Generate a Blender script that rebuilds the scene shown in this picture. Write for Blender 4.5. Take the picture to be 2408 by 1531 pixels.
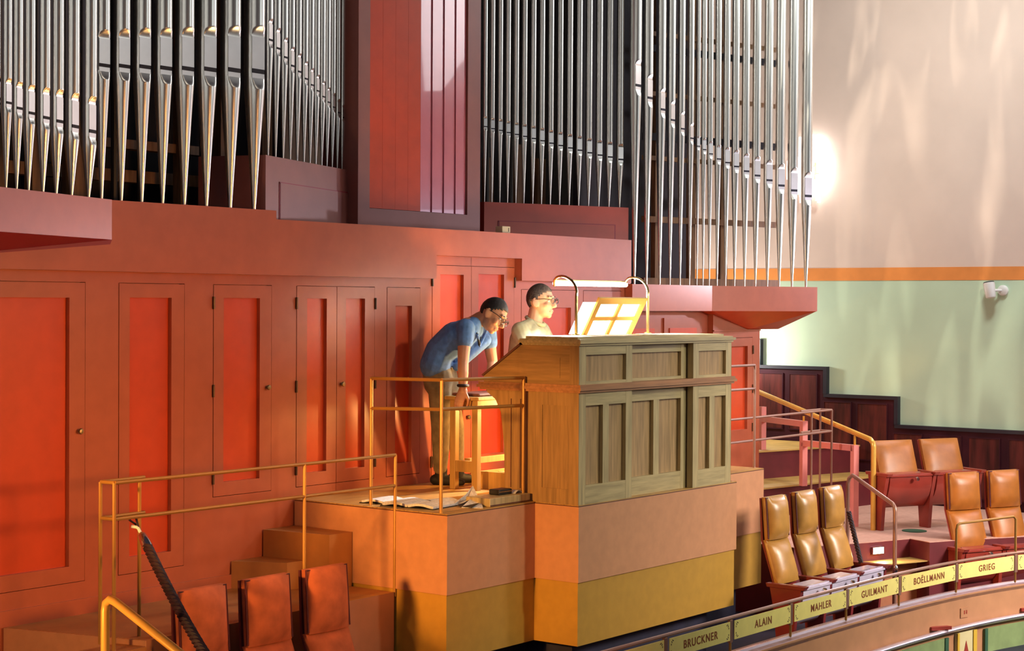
import bpy, bmesh, math, random
from math import sin, cos, pi, radians as RAD
from mathutils import Vector as V, Matrix
random.seed(7)
C = bpy.context.scene.collection
for o in list(bpy.data.objects): bpy.data.objects.remove(o)

# ---------------------------------------------------------------- camera
FPX, CXP, CYP = 4079.04, 1204.0, 765.5
YAW, PIT, ROL = 0.65322, -0.0125856, 0.0053963
CAMP = V((0, 0, 1.32))
Fv = V((cos(YAW)*cos(PIT), sin(YAW)*cos(PIT), sin(PIT)))
R0 = V((sin(YAW), -cos(YAW), 0)); U0 = R0.cross(Fv)
Rv = R0*cos(ROL) + U0*sin(ROL); Uv = -R0*sin(ROL) + U0*cos(ROL)
cam = bpy.data.cameras.new('camera'); camo = bpy.data.objects.new('camera', cam); C.objects.link(camo)
cam.sensor_fit = 'HORIZONTAL'; cam.sensor_width = 36; cam.lens = 36*FPX/2408; cam.clip_start = .1
m3 = Matrix((Rv, Uv, -Fv)).transposed()
camo.matrix_world = Matrix.Translation(CAMP) @ m3.to_4x4()
bpy.context.scene.camera = camo

# ---------------------------------------------------------------- world, lights, exposure
w = bpy.data.worlds.new('world'); bpy.context.scene.world = w; w.use_nodes = True
w.node_tree.nodes['Background'].inputs[0].default_value = (.60, .50, .62, 1)
w.node_tree.nodes['Background'].inputs[1].default_value = .05
vs = bpy.context.scene.view_settings
vs.view_transform = 'Standard'; vs.look = 'None'; vs.exposure = 0.0; vs.gamma = 1.0; vs.use_curve_mapping = False

def area(name, loc, target, size, sizey, power, col, spread=180):
    l = bpy.data.lights.new(name, 'AREA'); l.shape = 'RECTANGLE'; l.size = size; l.size_y = sizey
    l.energy = power; l.color = col; l.spread = RAD(spread)
    o = bpy.data.objects.new(name, l); C.objects.link(o); o.location = loc
    o.rotation_euler = (V(target)-V(loc)).to_track_quat('-Z', 'Y').to_euler()
    return o
def spot(name, loc, target, angle, power, col, rad=.05, blend=.6):
    l = bpy.data.lights.new(name, 'SPOT'); l.spot_size = RAD(angle); l.spot_blend = blend
    l.energy = power; l.color = col; l.shadow_soft_size = rad
    o = bpy.data.objects.new(name, l); C.objects.link(o); o.location = loc
    o.rotation_euler = (V(target)-V(loc)).to_track_quat('-Z', 'Y').to_euler()
    return o
def point(name, loc, power, col, rad=.05):
    l = bpy.data.lights.new(name, 'POINT'); l.energy = power; l.color = col; l.shadow_soft_size = rad
    o = bpy.data.objects.new(name, l); C.objects.link(o); o.location = loc
    return o
# warm stage lamp from the left, unseen fills added along both hall sides, chandelier
spot('stage_lamp_left', (2.4, 6.8, 1.3), (8.6, 7.0, .08), 20, 1900, (1, .47, .11), .25, .45)
area('facade_fill', (8.3, 1.0, 1.1), (6.7, 8.2, .55), .8, .5, 19, (1, .42, .11), 44)  # added warm fill for the lower facade, no fixture there
point('landing_step_lamp', (4.6, 6.7, -.25), 60, (1, .50, .16), .05)
for i, y in enumerate((-4.0, -9.0)):
    area('hall_fill_right', (16.3, y, 5.0), (8.0, y+4.0, 2.2), 3.0, 5.5, 80, (.96, .98, .96))  # added areas, not windows: ambient light and reflections for the pipes
for i, y in enumerate((1.0, -4.0, -9.0)):
    area('hall_fill_left', (-5.0, y, 5.2), (8.0, y+5, 2.5), 2.0, 5.5, 52, (1, .95, .86))  # added likewise on the left, for streaks on the pipes
area('window_high', (16.4, 5.3, 5.1), (9.5, 7.9, 2.6), 1.4, 2.6, 110, (1, .97, .98))
area('gallery_fill', (14.2, 1.2, 2.0), (13.2, 5.6, -.7), 1.6, .8, 80, (1, .90, .82), 70)  # added front fill for parapet, name plates and seats
spot('wall_spotlight', (16.50, 6.74, 1.68), (9.5, 8.3, 2.0), 95, 180, (1, .80, .90), .05, .5)
area('side_glare_fill', (16.4, 4.5, 1.7), (11.5, 7.0, .3), 1.2, 1.5, 34, (.86, .78, 1))  # added unseen area, no window here: glare on the seat lids
area('chandelier', (8.5, 1.0, 8.0), (10.5, 8, 1.5), 2.0, 2.0, 45, (1, .84, .68))
area('wall_fill', (13.6, 5.4, 6.0), (16.6, 8.8, 1.2), 1.2, .8, 84, (.96, 1, .95), 105)  # added fill to brighten the right wall
spot('console_fill', (12.6, -4.0, 6.0), (10.35, 6.5, .30), 25, 1900, (.97, 1, .76), .4, .9)  # added front fill, coned onto console and platform
cg = spot('sparkle_gobo', (9.5, 2.0, 6.0), (16.6, 7.1, 2.3), 34, 2600, (1, .90, .72), .01, .5)  # added spot; its noise pattern imitates crystal streaks on the wall
cg.data.use_nodes = True; _nt = cg.data.node_tree; _em = _nt.nodes['Emission']
_tc = _nt.nodes.new('ShaderNodeTexCoord'); _mp = _nt.nodes.new('ShaderNodeMapping'); _mp.inputs['Scale'].default_value = (26, 4.5, 5)
_ns = _nt.nodes.new('ShaderNodeTexNoise'); _ns.inputs['Scale'].default_value = 1.0; _ns.inputs['Detail'].default_value = 1.5; _ns.inputs['Distortion'].default_value = 1.2
_rp = _nt.nodes.new('ShaderNodeValToRGB'); _rp.color_ramp.elements[0].position = .50; _rp.color_ramp.elements[1].position = .78
_nt.links.new(_tc.outputs['Normal'], _mp.inputs[0]); _nt.links.new(_mp.outputs[0], _ns.inputs['Vector'])
_nt.links.new(_ns.outputs['Fac'], _rp.inputs[0]); _nt.links.new(_rp.outputs[0], _em.inputs['Strength'])
point('passage_lamp', (16.15, 9.55, .85), 52, (1, .96, .88), .08)

# ---------------------------------------------------------------- materials
def mat(name, col, rough=.5, metal=0, var=.08, scale=6, bump=0, stretch=(1, 1, 1), emit=None, spec=.5, coat=0, col2=None):
    m = bpy.data.materials.new(name); m.use_nodes = True
    nt = m.node_tree; b = nt.nodes['Principled BSDF']
    b.inputs['Roughness'].default_value = rough; b.inputs['Metallic'].default_value = metal
    b.inputs['Specular IOR Level'].default_value = spec; b.inputs['Coat Weight'].default_value = coat
    b.inputs['Base Color'].default_value = (*col, 1)
    if emit:
        b.inputs['Emission Color'].default_value = (*emit[0], 1); b.inputs['Emission Strength'].default_value = emit[1]
        return m
    tc = nt.nodes.new('ShaderNodeTexCoord'); mp = nt.nodes.new('ShaderNodeMapping')
    mp.inputs['Scale'].default_value = stretch; nt.links.new(tc.outputs['Object'], mp.inputs[0])
    n = nt.nodes.new('ShaderNodeTexNoise'); n.inputs['Scale'].default_value = scale; n.inputs['Detail'].default_value = 5
    nt.links.new(mp.outputs[0], n.inputs['Vector'])
    if var > 0:
        r = nt.nodes.new('ShaderNodeValToRGB')
        c2 = col2 or tuple(max(0, c*(1-var*2)) for c in col)
        c1 = tuple(min(1, c*(1+var)) for c in col)
        r.color_ramp.elements[0].position = .3; r.color_ramp.elements[1].position = .7
        r.color_ramp.elements[0].color = (*c2, 1); r.color_ramp.elements[1].color = (*c1, 1)
        nt.links.new(n.outputs['Fac'], r.inputs[0]); nt.links.new(r.outputs[0], b.inputs['Base Color'])
    if bump:
        bp = nt.nodes.new('ShaderNodeBump'); bp.inputs['Strength'].default_value = bump; bp.inputs['Distance'].default_value = .01
        nt.links.new(n.outputs['Fac'], bp.inputs['Height']); nt.links.new(bp.outputs[0], b.inputs['Normal'])
    return m
M = {}
M['case'] = mat('terracotta_paint', (.44, .108, .052), .32, var=.04, scale=9, bump=.03)
M['panel'] = mat('red_orange_paint', (.60, .064, .016), .32, var=.04, scale=9, bump=.03)
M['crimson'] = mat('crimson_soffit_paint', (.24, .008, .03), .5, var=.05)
M['louvre_lit'] = mat('rose_light_on_shutters', (.60, .165, .24), .22, var=.03, coat=.4)  # rose cast of the side light put into the right shutters' colour
M['dkred'] = mat('deep_red_paint', (.38, .045, .028), .45, var=.05)
M['plum'] = mat('plum_brown_paint', (.26, .085, .075), .4, var=.05)
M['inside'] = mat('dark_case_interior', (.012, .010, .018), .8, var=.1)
M['insidewood'] = mat('interior_wood', (.22, .11, .05), .6, var=.2, scale=4, stretch=(8, 8, 1))
M['tin'] = mat('polished_tin', (.90, .91, .87), .30, 1, var=.05, scale=3, stretch=(6, 6, .6), bump=.02)
M['lip'] = mat('satin_tin_lip', (.70, .70, .70), .34, .85, var=.04, scale=8)
M['slit'] = mat('pipe_slit_dark', (.006, .006, .02), .7, var=.1)
M['orange'] = mat('apricot_painted_board', (.60, .27, .13), .5, var=.04, scale=14, bump=.03)
M['ochre'] = mat('ochre_painted_board', (.52, .27, .035), .5, var=.04, scale=14, bump=.03)
M['stepm'] = mat('stair_painted_board', (.44, .17, .04), .55, var=.05, scale=10, bump=.03)
M['land'] = mat('rust_painted_board', (.42, .15, .07), .55, var=.05, scale=10)
M['floor'] = mat('honey_parquet', (.52, .28, .075), .42, var=.16, scale=5, stretch=(1, 9, 1), bump=.03)
M['pit'] = mat('navy_shadow_floor', (.018, .016, .045), .6, var=.2)  # navy shadow tone put into the colour of floor and recessed base
M['oak'] = mat('oak_boards', (.50, .38, .185), .45, var=.14, scale=5, stretch=(9, 9, .7), bump=.05)
M['oakh'] = mat('oak_rails', (.50, .38, .185), .45, var=.14, scale=5, stretch=(.7, 9, 9), bump=.05)
M['oakw'] = mat('shaded_oak_uprights', (.36, .205, .075), .45, var=.14, scale=5, stretch=(9, 9, .7), bump=.05)  # same oak as the front, dimmer side light put into the colour
M['oaks'] = mat('shaded_oak_boards', (.36, .20, .07), .45, var=.14, scale=5, stretch=(9, .7, 9), bump=.05)  # lengthwise grain, same dimmer side light in the colour
M['oakpanel'] = mat('oak_panel', (.43, .26, .11), .5, var=.16, scale=5, stretch=(9, 9, .7), bump=.05)
M['oakmould'] = mat('reddish_oak_moulding', (.42, .19, .08), .4, var=.12, scale=5, stretch=(.7, 9, 9))
M['oakdark'] = mat('dark_oak_edge', (.13, .045, .03), .45, var=.15, scale=5)
M['lightwood'] = mat('pale_birch', (.62, .42, .17), .45, var=.1, scale=5, stretch=(8, 8, .8))
M['benchwood'] = mat('bench_oak', (.44, .26, .08), .45, var=.1, scale=5, stretch=(8, 8, .8))
M['rail'] = mat('brass_paint_rail', (.45, .22, .05), .38, .35, var=.05)
M['railr'] = mat('rose_brown_rail', (.36, .19, .14), .35, .4, var=.05)
M['brass'] = mat('polished_brass', (.75, .52, .20), .25, 1, var=.05)
M['steel'] = mat('chrome', (.8, .8, .82), .15, 1, var=.02)
M['hinge'] = mat('dark_bronze', (.10, .06, .04), .4, .8, var=.1)
M['knob'] = mat('aged_brass_knob', (.35, .27, .13), .35, .9, var=.1)
M['leather'] = mat('tan_leather', (.48, .235, .05), .34, var=.14, scale=7, bump=.12)
M['leather2'] = mat('orange_leather', (.46, .15, .022), .40, var=.12, scale=7, bump=.1)
M['velvet'] = mat('rust_velour', (.54, .125, .045), .85, var=.16, scale=9, bump=.1)
M['glare_lid'] = mat('seat_lid_painted_glare', (.58, .52, .66), .25, var=.05, coat=1)  # pale lavender stands for glare on the lids
M['maroon'] = mat('maroon_wood', (.20, .022, .022), .32, var=.12, scale=5, coat=.3)
M['redwood'] = mat('red_lacquered_wood', (.34, .045, .03), .30, var=.1, scale=5, coat=.4)
M['piping'] = mat('dark_maroon_piping', (.10, .012, .02), .6, var=.1)
M['peach'] = mat('peach_plaster', (.80, .63, .54), .8, var=.03, scale=2)
M['green'] = mat('pale_green_plaster', (.56, .72, .53), .8, var=.03, scale=2)
M['band'] = mat('orange_painted_band', (.85, .30, .07), .7, var=.04)
M['mahog'] = mat('mahogany_panel', (.10, .015, .012), .55, var=.35, scale=3, stretch=(5, 5, .6), spec=.25)
M['mahogd'] = mat('dark_mahogany_frame', (.045, .006, .013), .6, var=.2, scale=3, spec=.2)
M['blacktrim'] = mat('black_trim', (.012, .010, .022), .5, var=.1)
M['pink'] = mat('pink_painted_steel', (.86, .30, .27), .35, var=.04)
M['handr'] = mat('golden_handrail', (.85, .45, .08), .28, .3, var=.06)
M['tier'] = mat('salmon_carpet_tier', (.62, .34, .26), .7, var=.06, scale=20)
M['wood_tread'] = mat('yellow_wood_tread', (.55, .33, .09), .5, var=.1, scale=6)
M['riser'] = mat('dark_red_riser', (.14, .014, .02), .5, var=.1)
M['plate'] = mat('pale_yellow_enamel', (.93, .78, .24), .45, var=.03, scale=12)
M['letter'] = mat('brown_lettering', (.28, .07, .02), .5, var=.05)
M['orn'] = mat('dark_brown_ornament', (.10, .05, .03), .5, var=.05)
M['parapet'] = mat('tan_plaster_parapet', (.52, .24, .11), .6, var=.06)
M['ledge'] = mat('worn_mauve_ledge', (.30, .15, .14), .33, var=.15, scale=14, bump=.1)
M['silverrail'] = mat('lilac_grey_moulding', (.78, .68, .78), .22, .6, var=.06)
M['greenpanel'] = mat('moss_green_panel', (.25, .34, .13), .8, var=.12, scale=5)
M['greendark'] = mat('dark_green_border', (.03, .10, .05), .6, var=.1)
M['cream'] = mat('cream_panel', (.78, .66, .34), .6, var=.04)
M['yellow'] = mat('yellow_gilt', (.80, .50, .05), .5, var=.05)
M['white'] = mat('white_plastic', (.78, .76, .72), .4, var=.03)
M['black'] = mat('black_matte', (.012, .012, .014), .5, var=.1)
M['paper'] = mat('white_paper', (.86, .86, .84), .7, var=.02)
M['thin'] = mat('thin_translucent_paper', (.9, .9, .88), .7, var=0)
_n = M['thin'].node_tree; _t = _n.nodes.new('ShaderNodeBsdfTranslucent'); _t.inputs[0].default_value = (.9, .9, .88, 1)
_x = _n.nodes.new('ShaderNodeMixShader'); _x.inputs[0].default_value = .5
_n.links.new(_n.nodes['Principled BSDF'].outputs[0], _x.inputs[1]); _n.links.new(_t.outputs[0], _x.inputs[2])
_n.links.new(_x.outputs[0], _n.nodes['Material Output'].inputs['Surface'])
M['print'] = mat('grey_printed_paper', (.72, .70, .72), .75, var=.14, scale=60)
M['rope'] = mat('maroon_rope', (.022, .002, .010), .7, var=.3, scale=30)
M['skin'] = mat('skin', (.56, .27, .16), .5, var=.05, scale=20)
M['skin2'] = mat('pale_skin', (.66, .37, .25), .5, var=.05, scale=20)
M['hairb'] = mat('black_hair', (.012, .009, .012), .7, var=.3, scale=60, bump=.3)
M['hairg'] = mat('dark_brown_greying_hair', (.060, .042, .036), .85, var=.4, scale=70, bump=.4)
M['blueshirt'] = mat('blue_cotton', (.11, .24, .56), .85, var=.12, scale=30, bump=.15)
M['oliveshirt'] = mat('pale_olive_cotton', (.36, .36, .25), .85, var=.1, scale=16, bump=.15)
M['jeans'] = mat('olive_grey_trousers', (.20, .155, .09), .85, var=.2, scale=14, bump=.2)
M['shoe'] = mat('black_suede', (.010, .009, .012), .7, var=.2)
M['eye'] = mat('eye_white', (.8, .78, .75), .3, var=.02)
M['lips'] = mat('lip_skin', (.45, .17, .13), .5, var=.05)
M['glass'] = mat('dark_glasses_frame', (.03, .015, .012), .35, var=.1)
M['beige'] = mat('beige_socket_box', (.60, .50, .32), .5, var=.05)
M['lampglow'] = mat('led_tube_light', (1, 1, 1), .5, emit=((1, .93, .82), 18))
M['steplight'] = mat('step_light_lens', (1, .8, .6), .5, emit=((1, .62, .35), 30))
M['crystal'] = mat('lit_crystal', (1, 1, 1), .2, emit=((1, .95, .93), 2.6))

# ---------------------------------------------------------------- helpers
class MB:
    def __init__(s): s.v = []; s.f = []
    def add(s, vs, fs):
        n = len(s.v); s.v += [tuple(p) for p in vs]; s.f += [tuple(i+n for i in f) for f in fs]; return s
    def box(s, x0, x1, y0, y1, z0, z1):
        return s.add([(x, y, z) for z in (z0, z1) for y in (y0, y1) for x in (x0, x1)],
                     [(0, 2, 3, 1), (4, 5, 7, 6), (0, 1, 5, 4), (2, 6, 7, 3), (0, 4, 6, 2), (1, 3, 7, 5)])
    def prism(s, poly, z0, z1):            # vertical prism over a plan polygon (counter clockwise)
        n = len(poly)
        return s.add([(x, y, z0) for x, y in poly]+[(x, y, z1) for x, y in poly],
                     [tuple(range(n-1, -1, -1)), tuple(range(n, 2*n))]+[(i, (i+1) % n, n+(i+1) % n, n+i) for i in range(n)])
    def ext(s, prof, a, b, fn):            # profile extruded between a and b, fn(u, v, t) -> point
        n = len(prof)
        return s.add([fn(u, v, a) for u, v in prof]+[fn(u, v, b) for u, v in prof],
                     [tuple(range(n-1, -1, -1)), tuple(range(n, 2*n))]+[(i, (i+1) % n, n+(i+1) % n, n+i) for i in range(n)])
    def obox(s, c, ax, ay, az, hx, hy, hz):
        c = V(c); ax = V(ax).normalized(); ay = V(ay).normalized(); az = V(az).normalized()
        return s.add([c+ax*(hx*i)+ay*(hy*j)+az*(hz*k) for k in (-1, 1) for j in (-1, 1) for i in (-1, 1)],
                     [(0, 2, 3, 1), (4, 5, 7, 6), (0, 1, 5, 4), (2, 6, 7, 3), (0, 4, 6, 2), (1, 3, 7, 5)])
    def rings(s, rings, cap=True, closed=False):
        n = len(rings[0]); base = []
        vs = [p for r in rings for p in r]; fs = []
        k = len(rings)
        for i in range(k if closed else k-1):
            j = (i+1) % k
            for a in range(n):
                b = (a+1) % n; fs.append((i*n+a, i*n+b, j*n+b, j*n+a))
        if cap and not closed: fs += [tuple(range(n-1, -1, -1)), tuple(range((k-1)*n, k*n))]
        return s.add(vs, fs)
    def tube(s, pts, r, seg=8, closed=False, flat=None):
        pts = [V(p) for p in pts]; rs = r if isinstance(r, (list, tuple)) else [r]*len(pts)
        up = None; rg = []
        for i, p in enumerate(pts):
            a = pts[i-1] if (i > 0 or closed) else p; b = pts[(i+1) % len(pts)] if (i < len(pts)-1 or closed) else p
            t = (b-a).normalized()
            if up is None:
                up = V((0, 0, 1)) if abs(t.z) < .9 else V((1, 0, 0))
            e1 = t.cross(up).normalized(); e2 = e1.cross(t).normalized(); up = e2
            rg.append([p+e1*(rs[i]*cos(2*pi*k/seg))+e2*(rs[i]*sin(2*pi*k/seg)) for k in range(seg)])
        return s.rings(rg, closed=closed)
    def lathe(s, prof, c=(0, 0, 0), seg=16):
        c = V(c)
        return s.rings([[c+V((r*cos(2*pi*k/seg), r*sin(2*pi*k/seg), z)) for k in range(seg)] for r, z in prof])
    def ell(s, c, ax, ay, az, seg=16, rg=10):
        c = V(c); ax = V(ax); ay = V(ay); az = V(az); R = []
        for i in range(rg+1):
            t = pi*(.02+.96*i/rg)
            R.append([c-az*cos(t)+(ax*cos(2*pi*k/seg)+ay*sin(2*pi*k/seg))*sin(t) for k in range(seg)])
        return s.rings(R)
    def cap(s, p0, r0, p1, r1, seg=12):     # tapered capsule
        p0 = V(p0); p1 = V(p1); d = (p1-p0).normalized(); u = V((0, 0, 1)) if abs(d.z) < .9 else V((1, 0, 0))
        a = d.cross(u).normalized(); b = a.cross(d); R = []
        for i in range(5):
            t = pi/2*(1-i/4*.98); R.append((p0-d*(r0*sin(t)), r0*cos(t)))
        for i in range(5):
            t = pi/2*(.02+i/4*.96) if i else 0; R.append((p1+d*(r1*sin(t)), r1*cos(t)))
        return s.rings([[c+(a*cos(2*pi*k/seg)+b*sin(2*pi*k/seg))*max(r, .0005) for k in range(seg)] for c, r in R])
    def build(s, name, m, parent=None, smooth=False, bevel=0, loc=None):
        me = bpy.data.meshes.new(name); me.from_pydata([tuple(v) for v in s.v], [], s.f); me.update()
        bm = bmesh.new(); bm.from_mesh(me); bmesh.ops.recalc_face_normals(bm, faces=bm.faces); bm.to_mesh(me); bm.free()
        me.materials.append(m)
        o = bpy.data.objects.new(name, me); C.objects.link(o)
        if parent is not None: o.parent = parent
        if loc is not None: o.location = loc
        if smooth:
            for p in me.polygons: p.use_smooth = True
            try: me.set_sharp_from_angle(angle=RAD(smooth if smooth is not True else 40))
            except Exception: pass
        if bevel:
            b = o.modifiers.new('bevel', 'BEVEL'); b.width = bevel; b.segments = 2; b.limit_method = 'ANGLE'; b.angle_limit = RAD(35)
        return o
def tag(o, label=None, cat=None, group=None, kind=None):
    if label: o['label'] = label
    if cat: o['category'] = cat
    if group: o['group'] = group
    if kind: o['kind'] = kind
    return o
def thing(name, label, cat, loc=(0, 0, 0), rz=0, group=None):
    o = bpy.data.objects.new(name, None); C.objects.link(o); o.location = loc; o.rotation_euler = (0, 0, rz)
    o.empty_display_size = .1
    return tag(o, label, cat, group)
def ray(x, y): return Fv+Rv*((x-CXP)/FPX)-Uv*((y-CYP)/FPX)
def onz(x, y, z): d = ray(x, y); return CAMP+d*((z-CAMP.z)/d.z)
def ony(x, y, Y): d = ray(x, y); return CAMP+d*(Y/d.y)
def onx(x, y, X): d = ray(x, y); return CAMP+d*(X/d.x)
def dep(x, y, D): return CAMP+ray(x, y)*D
def online(x, y, p0, hd):
    d = ray(x, y); n = V((-sin(RAD(hd)), cos(RAD(hd)), 0)); t = (V((p0[0], p0[1], 0)) - CAMP).dot(n)/d.dot(n)
    return CAMP+d*t
ORD = ['first', 'second', 'third', 'fourth', 'fifth', 'sixth', 'seventh', 'eighth', 'ninth', 'tenth', 'eleventh', 'twelfth',
       'thirteenth', 'fourteenth', 'fifteenth', 'sixteenth', 'seventeenth']

# ---------------------------------------------------------------- setting
def struct(name, mb, m, **k): return tag(mb.build(name, m, **k), kind='structure')
XR = 16.6; FL = -1.3
struct('floor', MB().box(3.6, XR+.2, 4.9, 8.3, FL-.1, FL), M['pit'])
tag(MB().box(XR, XR+.15, -1, 10.9, 1.714, 6.0).build('wall_right', M['peach']), kind='structure')
wr = bpy.data.objects['wall_right']
MB().box(XR, XR+.15, -1, 10.9, -1.4, 1.581).build('lower_wall', M['green'], wr)
MB().box(XR-.004, XR+.15, -1, 10.9, 1.581, 1.714).build('painted_band', M['band'], wr)
tag(MB().box(2, XR+.15, 10.9, 11.05, -1.4, 6).build('wall_back', M['peach']), kind='structure')
# stepped mahogany wainscot on the right wall
wn = thing('wall_panelling', 'dark mahogany wainscot with black stepped top edge on the pale green wall', 'panelling', (XR, 7.7, FL))
wn.location = (0, 0, 0)
WST = [(8.51, 10.6, .672, -.13), (7.70, 8.51, .387, -.41), (4.6, 7.70, .098, -.72)]
for y0, y1, zt, zb in WST:
    MB().box(XR-.045, XR, y0, y1, zb-.5, zt-.03).build('backing_board', M['mahogd'], wn)
    MB().box(XR-.065, XR, y0-.0, y1+.0, zt-.035, zt).build('top_edge', M['blacktrim'], wn)
MB().box(XR-.067, XR, 8.475, 8.515, .387, .672).build('step_edge', M['blacktrim'], wn)
MB().box(XR-.067, XR, 7.665, 7.705, .098, .387).build('step_edge', M['blacktrim'], wn)
MB().box(XR-.067, XR, 9.27, 9.33, .672, .95).build('step_edge', M['blacktrim'], wn)
for y0, y1, z0, z1 in [(9.007, 9.308, .0, .58), (8.60, 8.915, .0, .58), (8.203, 8.505, -.28, .299), (7.794, 8.12, -.28, .295),
                       (7.407, 7.71, -.6, .002), (6.988, 7.31, -.6, .002), (6.585, 6.898, -.6, .0), (6.18, 6.485, -.6, .0), (5.78, 6.08, -.6, .0)]:
    f = MB()
    f.box(XR-.058, XR-.044, y0-.012, y0, z0, z1).box(XR-.058, XR-.044, y1, y1+.012, z0, z1)
    f.box(XR-.058, XR-.044, y0-.012, y1+.012, z1, z1+.012).box(XR-.058, XR-.044, y0-.012, y1+.012, z0-.012, z0)
    p = MB().box(XR-.053, XR-.044, y0, y1, z0, z1).build('panel', M['mahog'], wn)
    f.build('moulding', M['mahogd'], p)

# tiers on the right with radial steps
def poly(name, pts, z0, z1, m, parent, m2=None): return MB().prism(pts, z0, z1).build(name, m, parent)
XT = XR-.07
ts = thing('seating_tiers', 'salmon carpeted seating tiers rising beside the dark panelled right wall', 'steps', (0, 0, 0))
A3, B3, Cn3, D3 = (13.585, 6.564), (14.044, 6.384), (13.937, 6.156), (14.165, 6.05)
poly('lowest_tier', [A3, B3, Cn3, D3, (15.1, 5.5), (XT, 4.6), (XT, 8.1), (14.3, 8.1), (13.0, 8.2), (12.9, 6.9)], FL, -.705, M['riser'], ts)
poly('tier_carpet', [A3, B3, Cn3, D3, (15.1, 5.5), (XT, 4.6), (XT, 8.1), (14.3, 8.1), (13.0, 8.2), (12.9, 6.9)], -.705, -.70, M['tier'], ts)
poly('middle_tier', [(14.0, 8.14), (14.485, 8.068), (15.081, 7.965), (XT, 7.72), (XT, 9.4), (14.0, 9.4)], -.72, -.415, M['riser'], ts)
poly('middle_tread', [(14.0, 8.12), (14.485, 8.05), (15.081, 7.945), (XT, 7.70), (XT, 9.4), (14.0, 9.4)], -.425, -.41, M['wood_tread'], ts)
poly('upper_tier', [(14.72, 8.62), (15.214, 8.496), (15.744, 8.352), (XT, 8.1), (XT, 10.4), (14.72, 10.4)], -.45, -.135, M['riser'], ts)
poly('upper_tread', [(14.72, 8.60), (15.214, 8.476), (15.744, 8.332), (XT, 8.08), (XT, 10.4), (14.72, 10.4)], -.145, -.13, M['wood_tread'], ts)
poly('aisle_step', [(13.60, 6.57), (14.06, 6.39), (14.115, 6.25), (13.649, 6.463), (13.40, 6.50)], FL, -.865, M['land'], ts)
poly('aisle_tread', [(13.40, 6.64), (14.06, 6.39), (13.95, 6.17), (13.62, 6.30), (13.36, 6.48)], -.868, -.86, M['wood_tread'], ts)
p_ = onz(2150, 1249, -.70)
MB().lathe([(.001, 0), (.11, 0), (.11, .006), (.001, .008)], p_, 20).build('floor_grille', M['greendark'], ts, smooth=True)
# recessed step light
sl = thing('step_light', 'glowing recessed step lamp in the riser beside the aisle handrail', 'lamp', (0, 0, 0))
d = (V((*B3, 0))-V((*A3, 0))).normalized(); n = V((d.y, -d.x, 0)); 
pc = onz(2057, 1296, -.785); k = (pc-V((*A3, 0))).dot(n); pc = pc-n*(k-.012); pc.z = -.775
MB().obox(pc, d, n, (0, 0, 1), .065, .012, .032).build('frame', M['steel'], sl)
MB().obox(pc+n*.010, d, n, (0, 0, 1), .056, .006, .026).build('lens', M['steplight'], sl)
spot('step_lamp_beam', tuple(pc+n*.06), tuple(pc+n*.5-V((0, 0, .35))), 150, 9, (1, .55, .25), .03)

# pink stepped frame and golden handrail
pf = thing('stepped_frame', 'pink painted steel frame stepping down in front of the dark wall panelling', 'frame', (0, 0, 0))
q0, q1, q2 = V((15.348, 8.574, 0)), V((14.883, 7.866, 0)), V((14.488, 7.135, 0))
def bar(mb, a, b, wd, dz):
    a = V(a); b = V(b); t = (b-a).normalized(); s = t.cross(V((0, 0, 1)))
    if s.length < .1: s = V((1, 0, 0))
    s.normalize(); u = s.cross(t); return mb.obox((a+b)/2, t, s, u, (a-b).length/2, wd, dz)
def vpost(mb, p, z0, z1, wd): return mb.obox((p.x, p.y, (z0+z1)/2), (q1-q2), (q1-q2).cross(V((0, 0, 1))), (0, 0, 1), wd, wd, (z1-z0)/2)
vpost(MB(), q2, -.70, .045, .028).build('post', M['pink'], pf)
vpost(MB(), q1, -.41, .212, .028).build('post', M['pink'], pf)
vpost(MB(), q0, -.13, .30, .028).build('post', M['pink'], pf)
bar(MB(), q1+V((0, 0, .0)), q2+V((0, 0, .017)), .028, .028).build('rail', M['pink'], pf)
bar(MB(), q0+V((0, 0, .178)), q1+V((0, 0, .184)), .028, .028).build('rail', M['pink'], pf)
hr = thing('handrail', 'long golden handrail sloping down above the pink stepped frame', 'handrail', (0, 0, 0))
hb, he = V((14.352, 6.892, .107)), V((15.495, 8.697, .437))
dd = (he-hb).normalized()
MB().tube([(14.352, 6.88, -.70), (14.352, 6.882, .05), (14.354, 6.89, .085), hb+dd*.04, he, he+dd*.5], .024, 10).build('tube', M['handr'], hr, smooth=True)
for q, z0 in ((q2, .04), (q1, .20)):
    t = ((q-hb).x*dd.x+(q-hb).y*dd.y)/(dd.x**2+dd.y**2); zt = hb.z+dd.z*t
    MB().tube([(q.x, q.y, z0), (q.x+.0, q.y, zt-.02)], .011, 8).build('bracket', M['handr'], hr, smooth=True)
hr2 = thing('handrail', 'bent bronze tube handrail beside the three tan seats at the aisle step', 'handrail', (0, 0, 0))
l1, l2 = dep(1994, 1120, 14.7), dep(2105, 1192, 14.0)
MB().tube([(l1.x, l1.y, -.70), (l1.x, l1.y, l1.z-.06), (l1.x-.004, l1.y-.015, l1.z-.015), l1+V((-.015, -.05, .012)), l1+V((-.04, -.09, 0)), l2+V((.02, .03, .02)),
           l2+V((.004, .006, -.005)), l2+V((0, 0, -.04)), (l2.x, l2.y, FL)], .017, 10).build('tube', M['railr'], hr2, smooth=True)
MB().ell((l2.x-.02, l2.y-.02, -.80), (.02, 0, 0), (0, .02, 0), (0, 0, .03)).build('bolt_cap', M['steel'], hr2, smooth=True)

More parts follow.
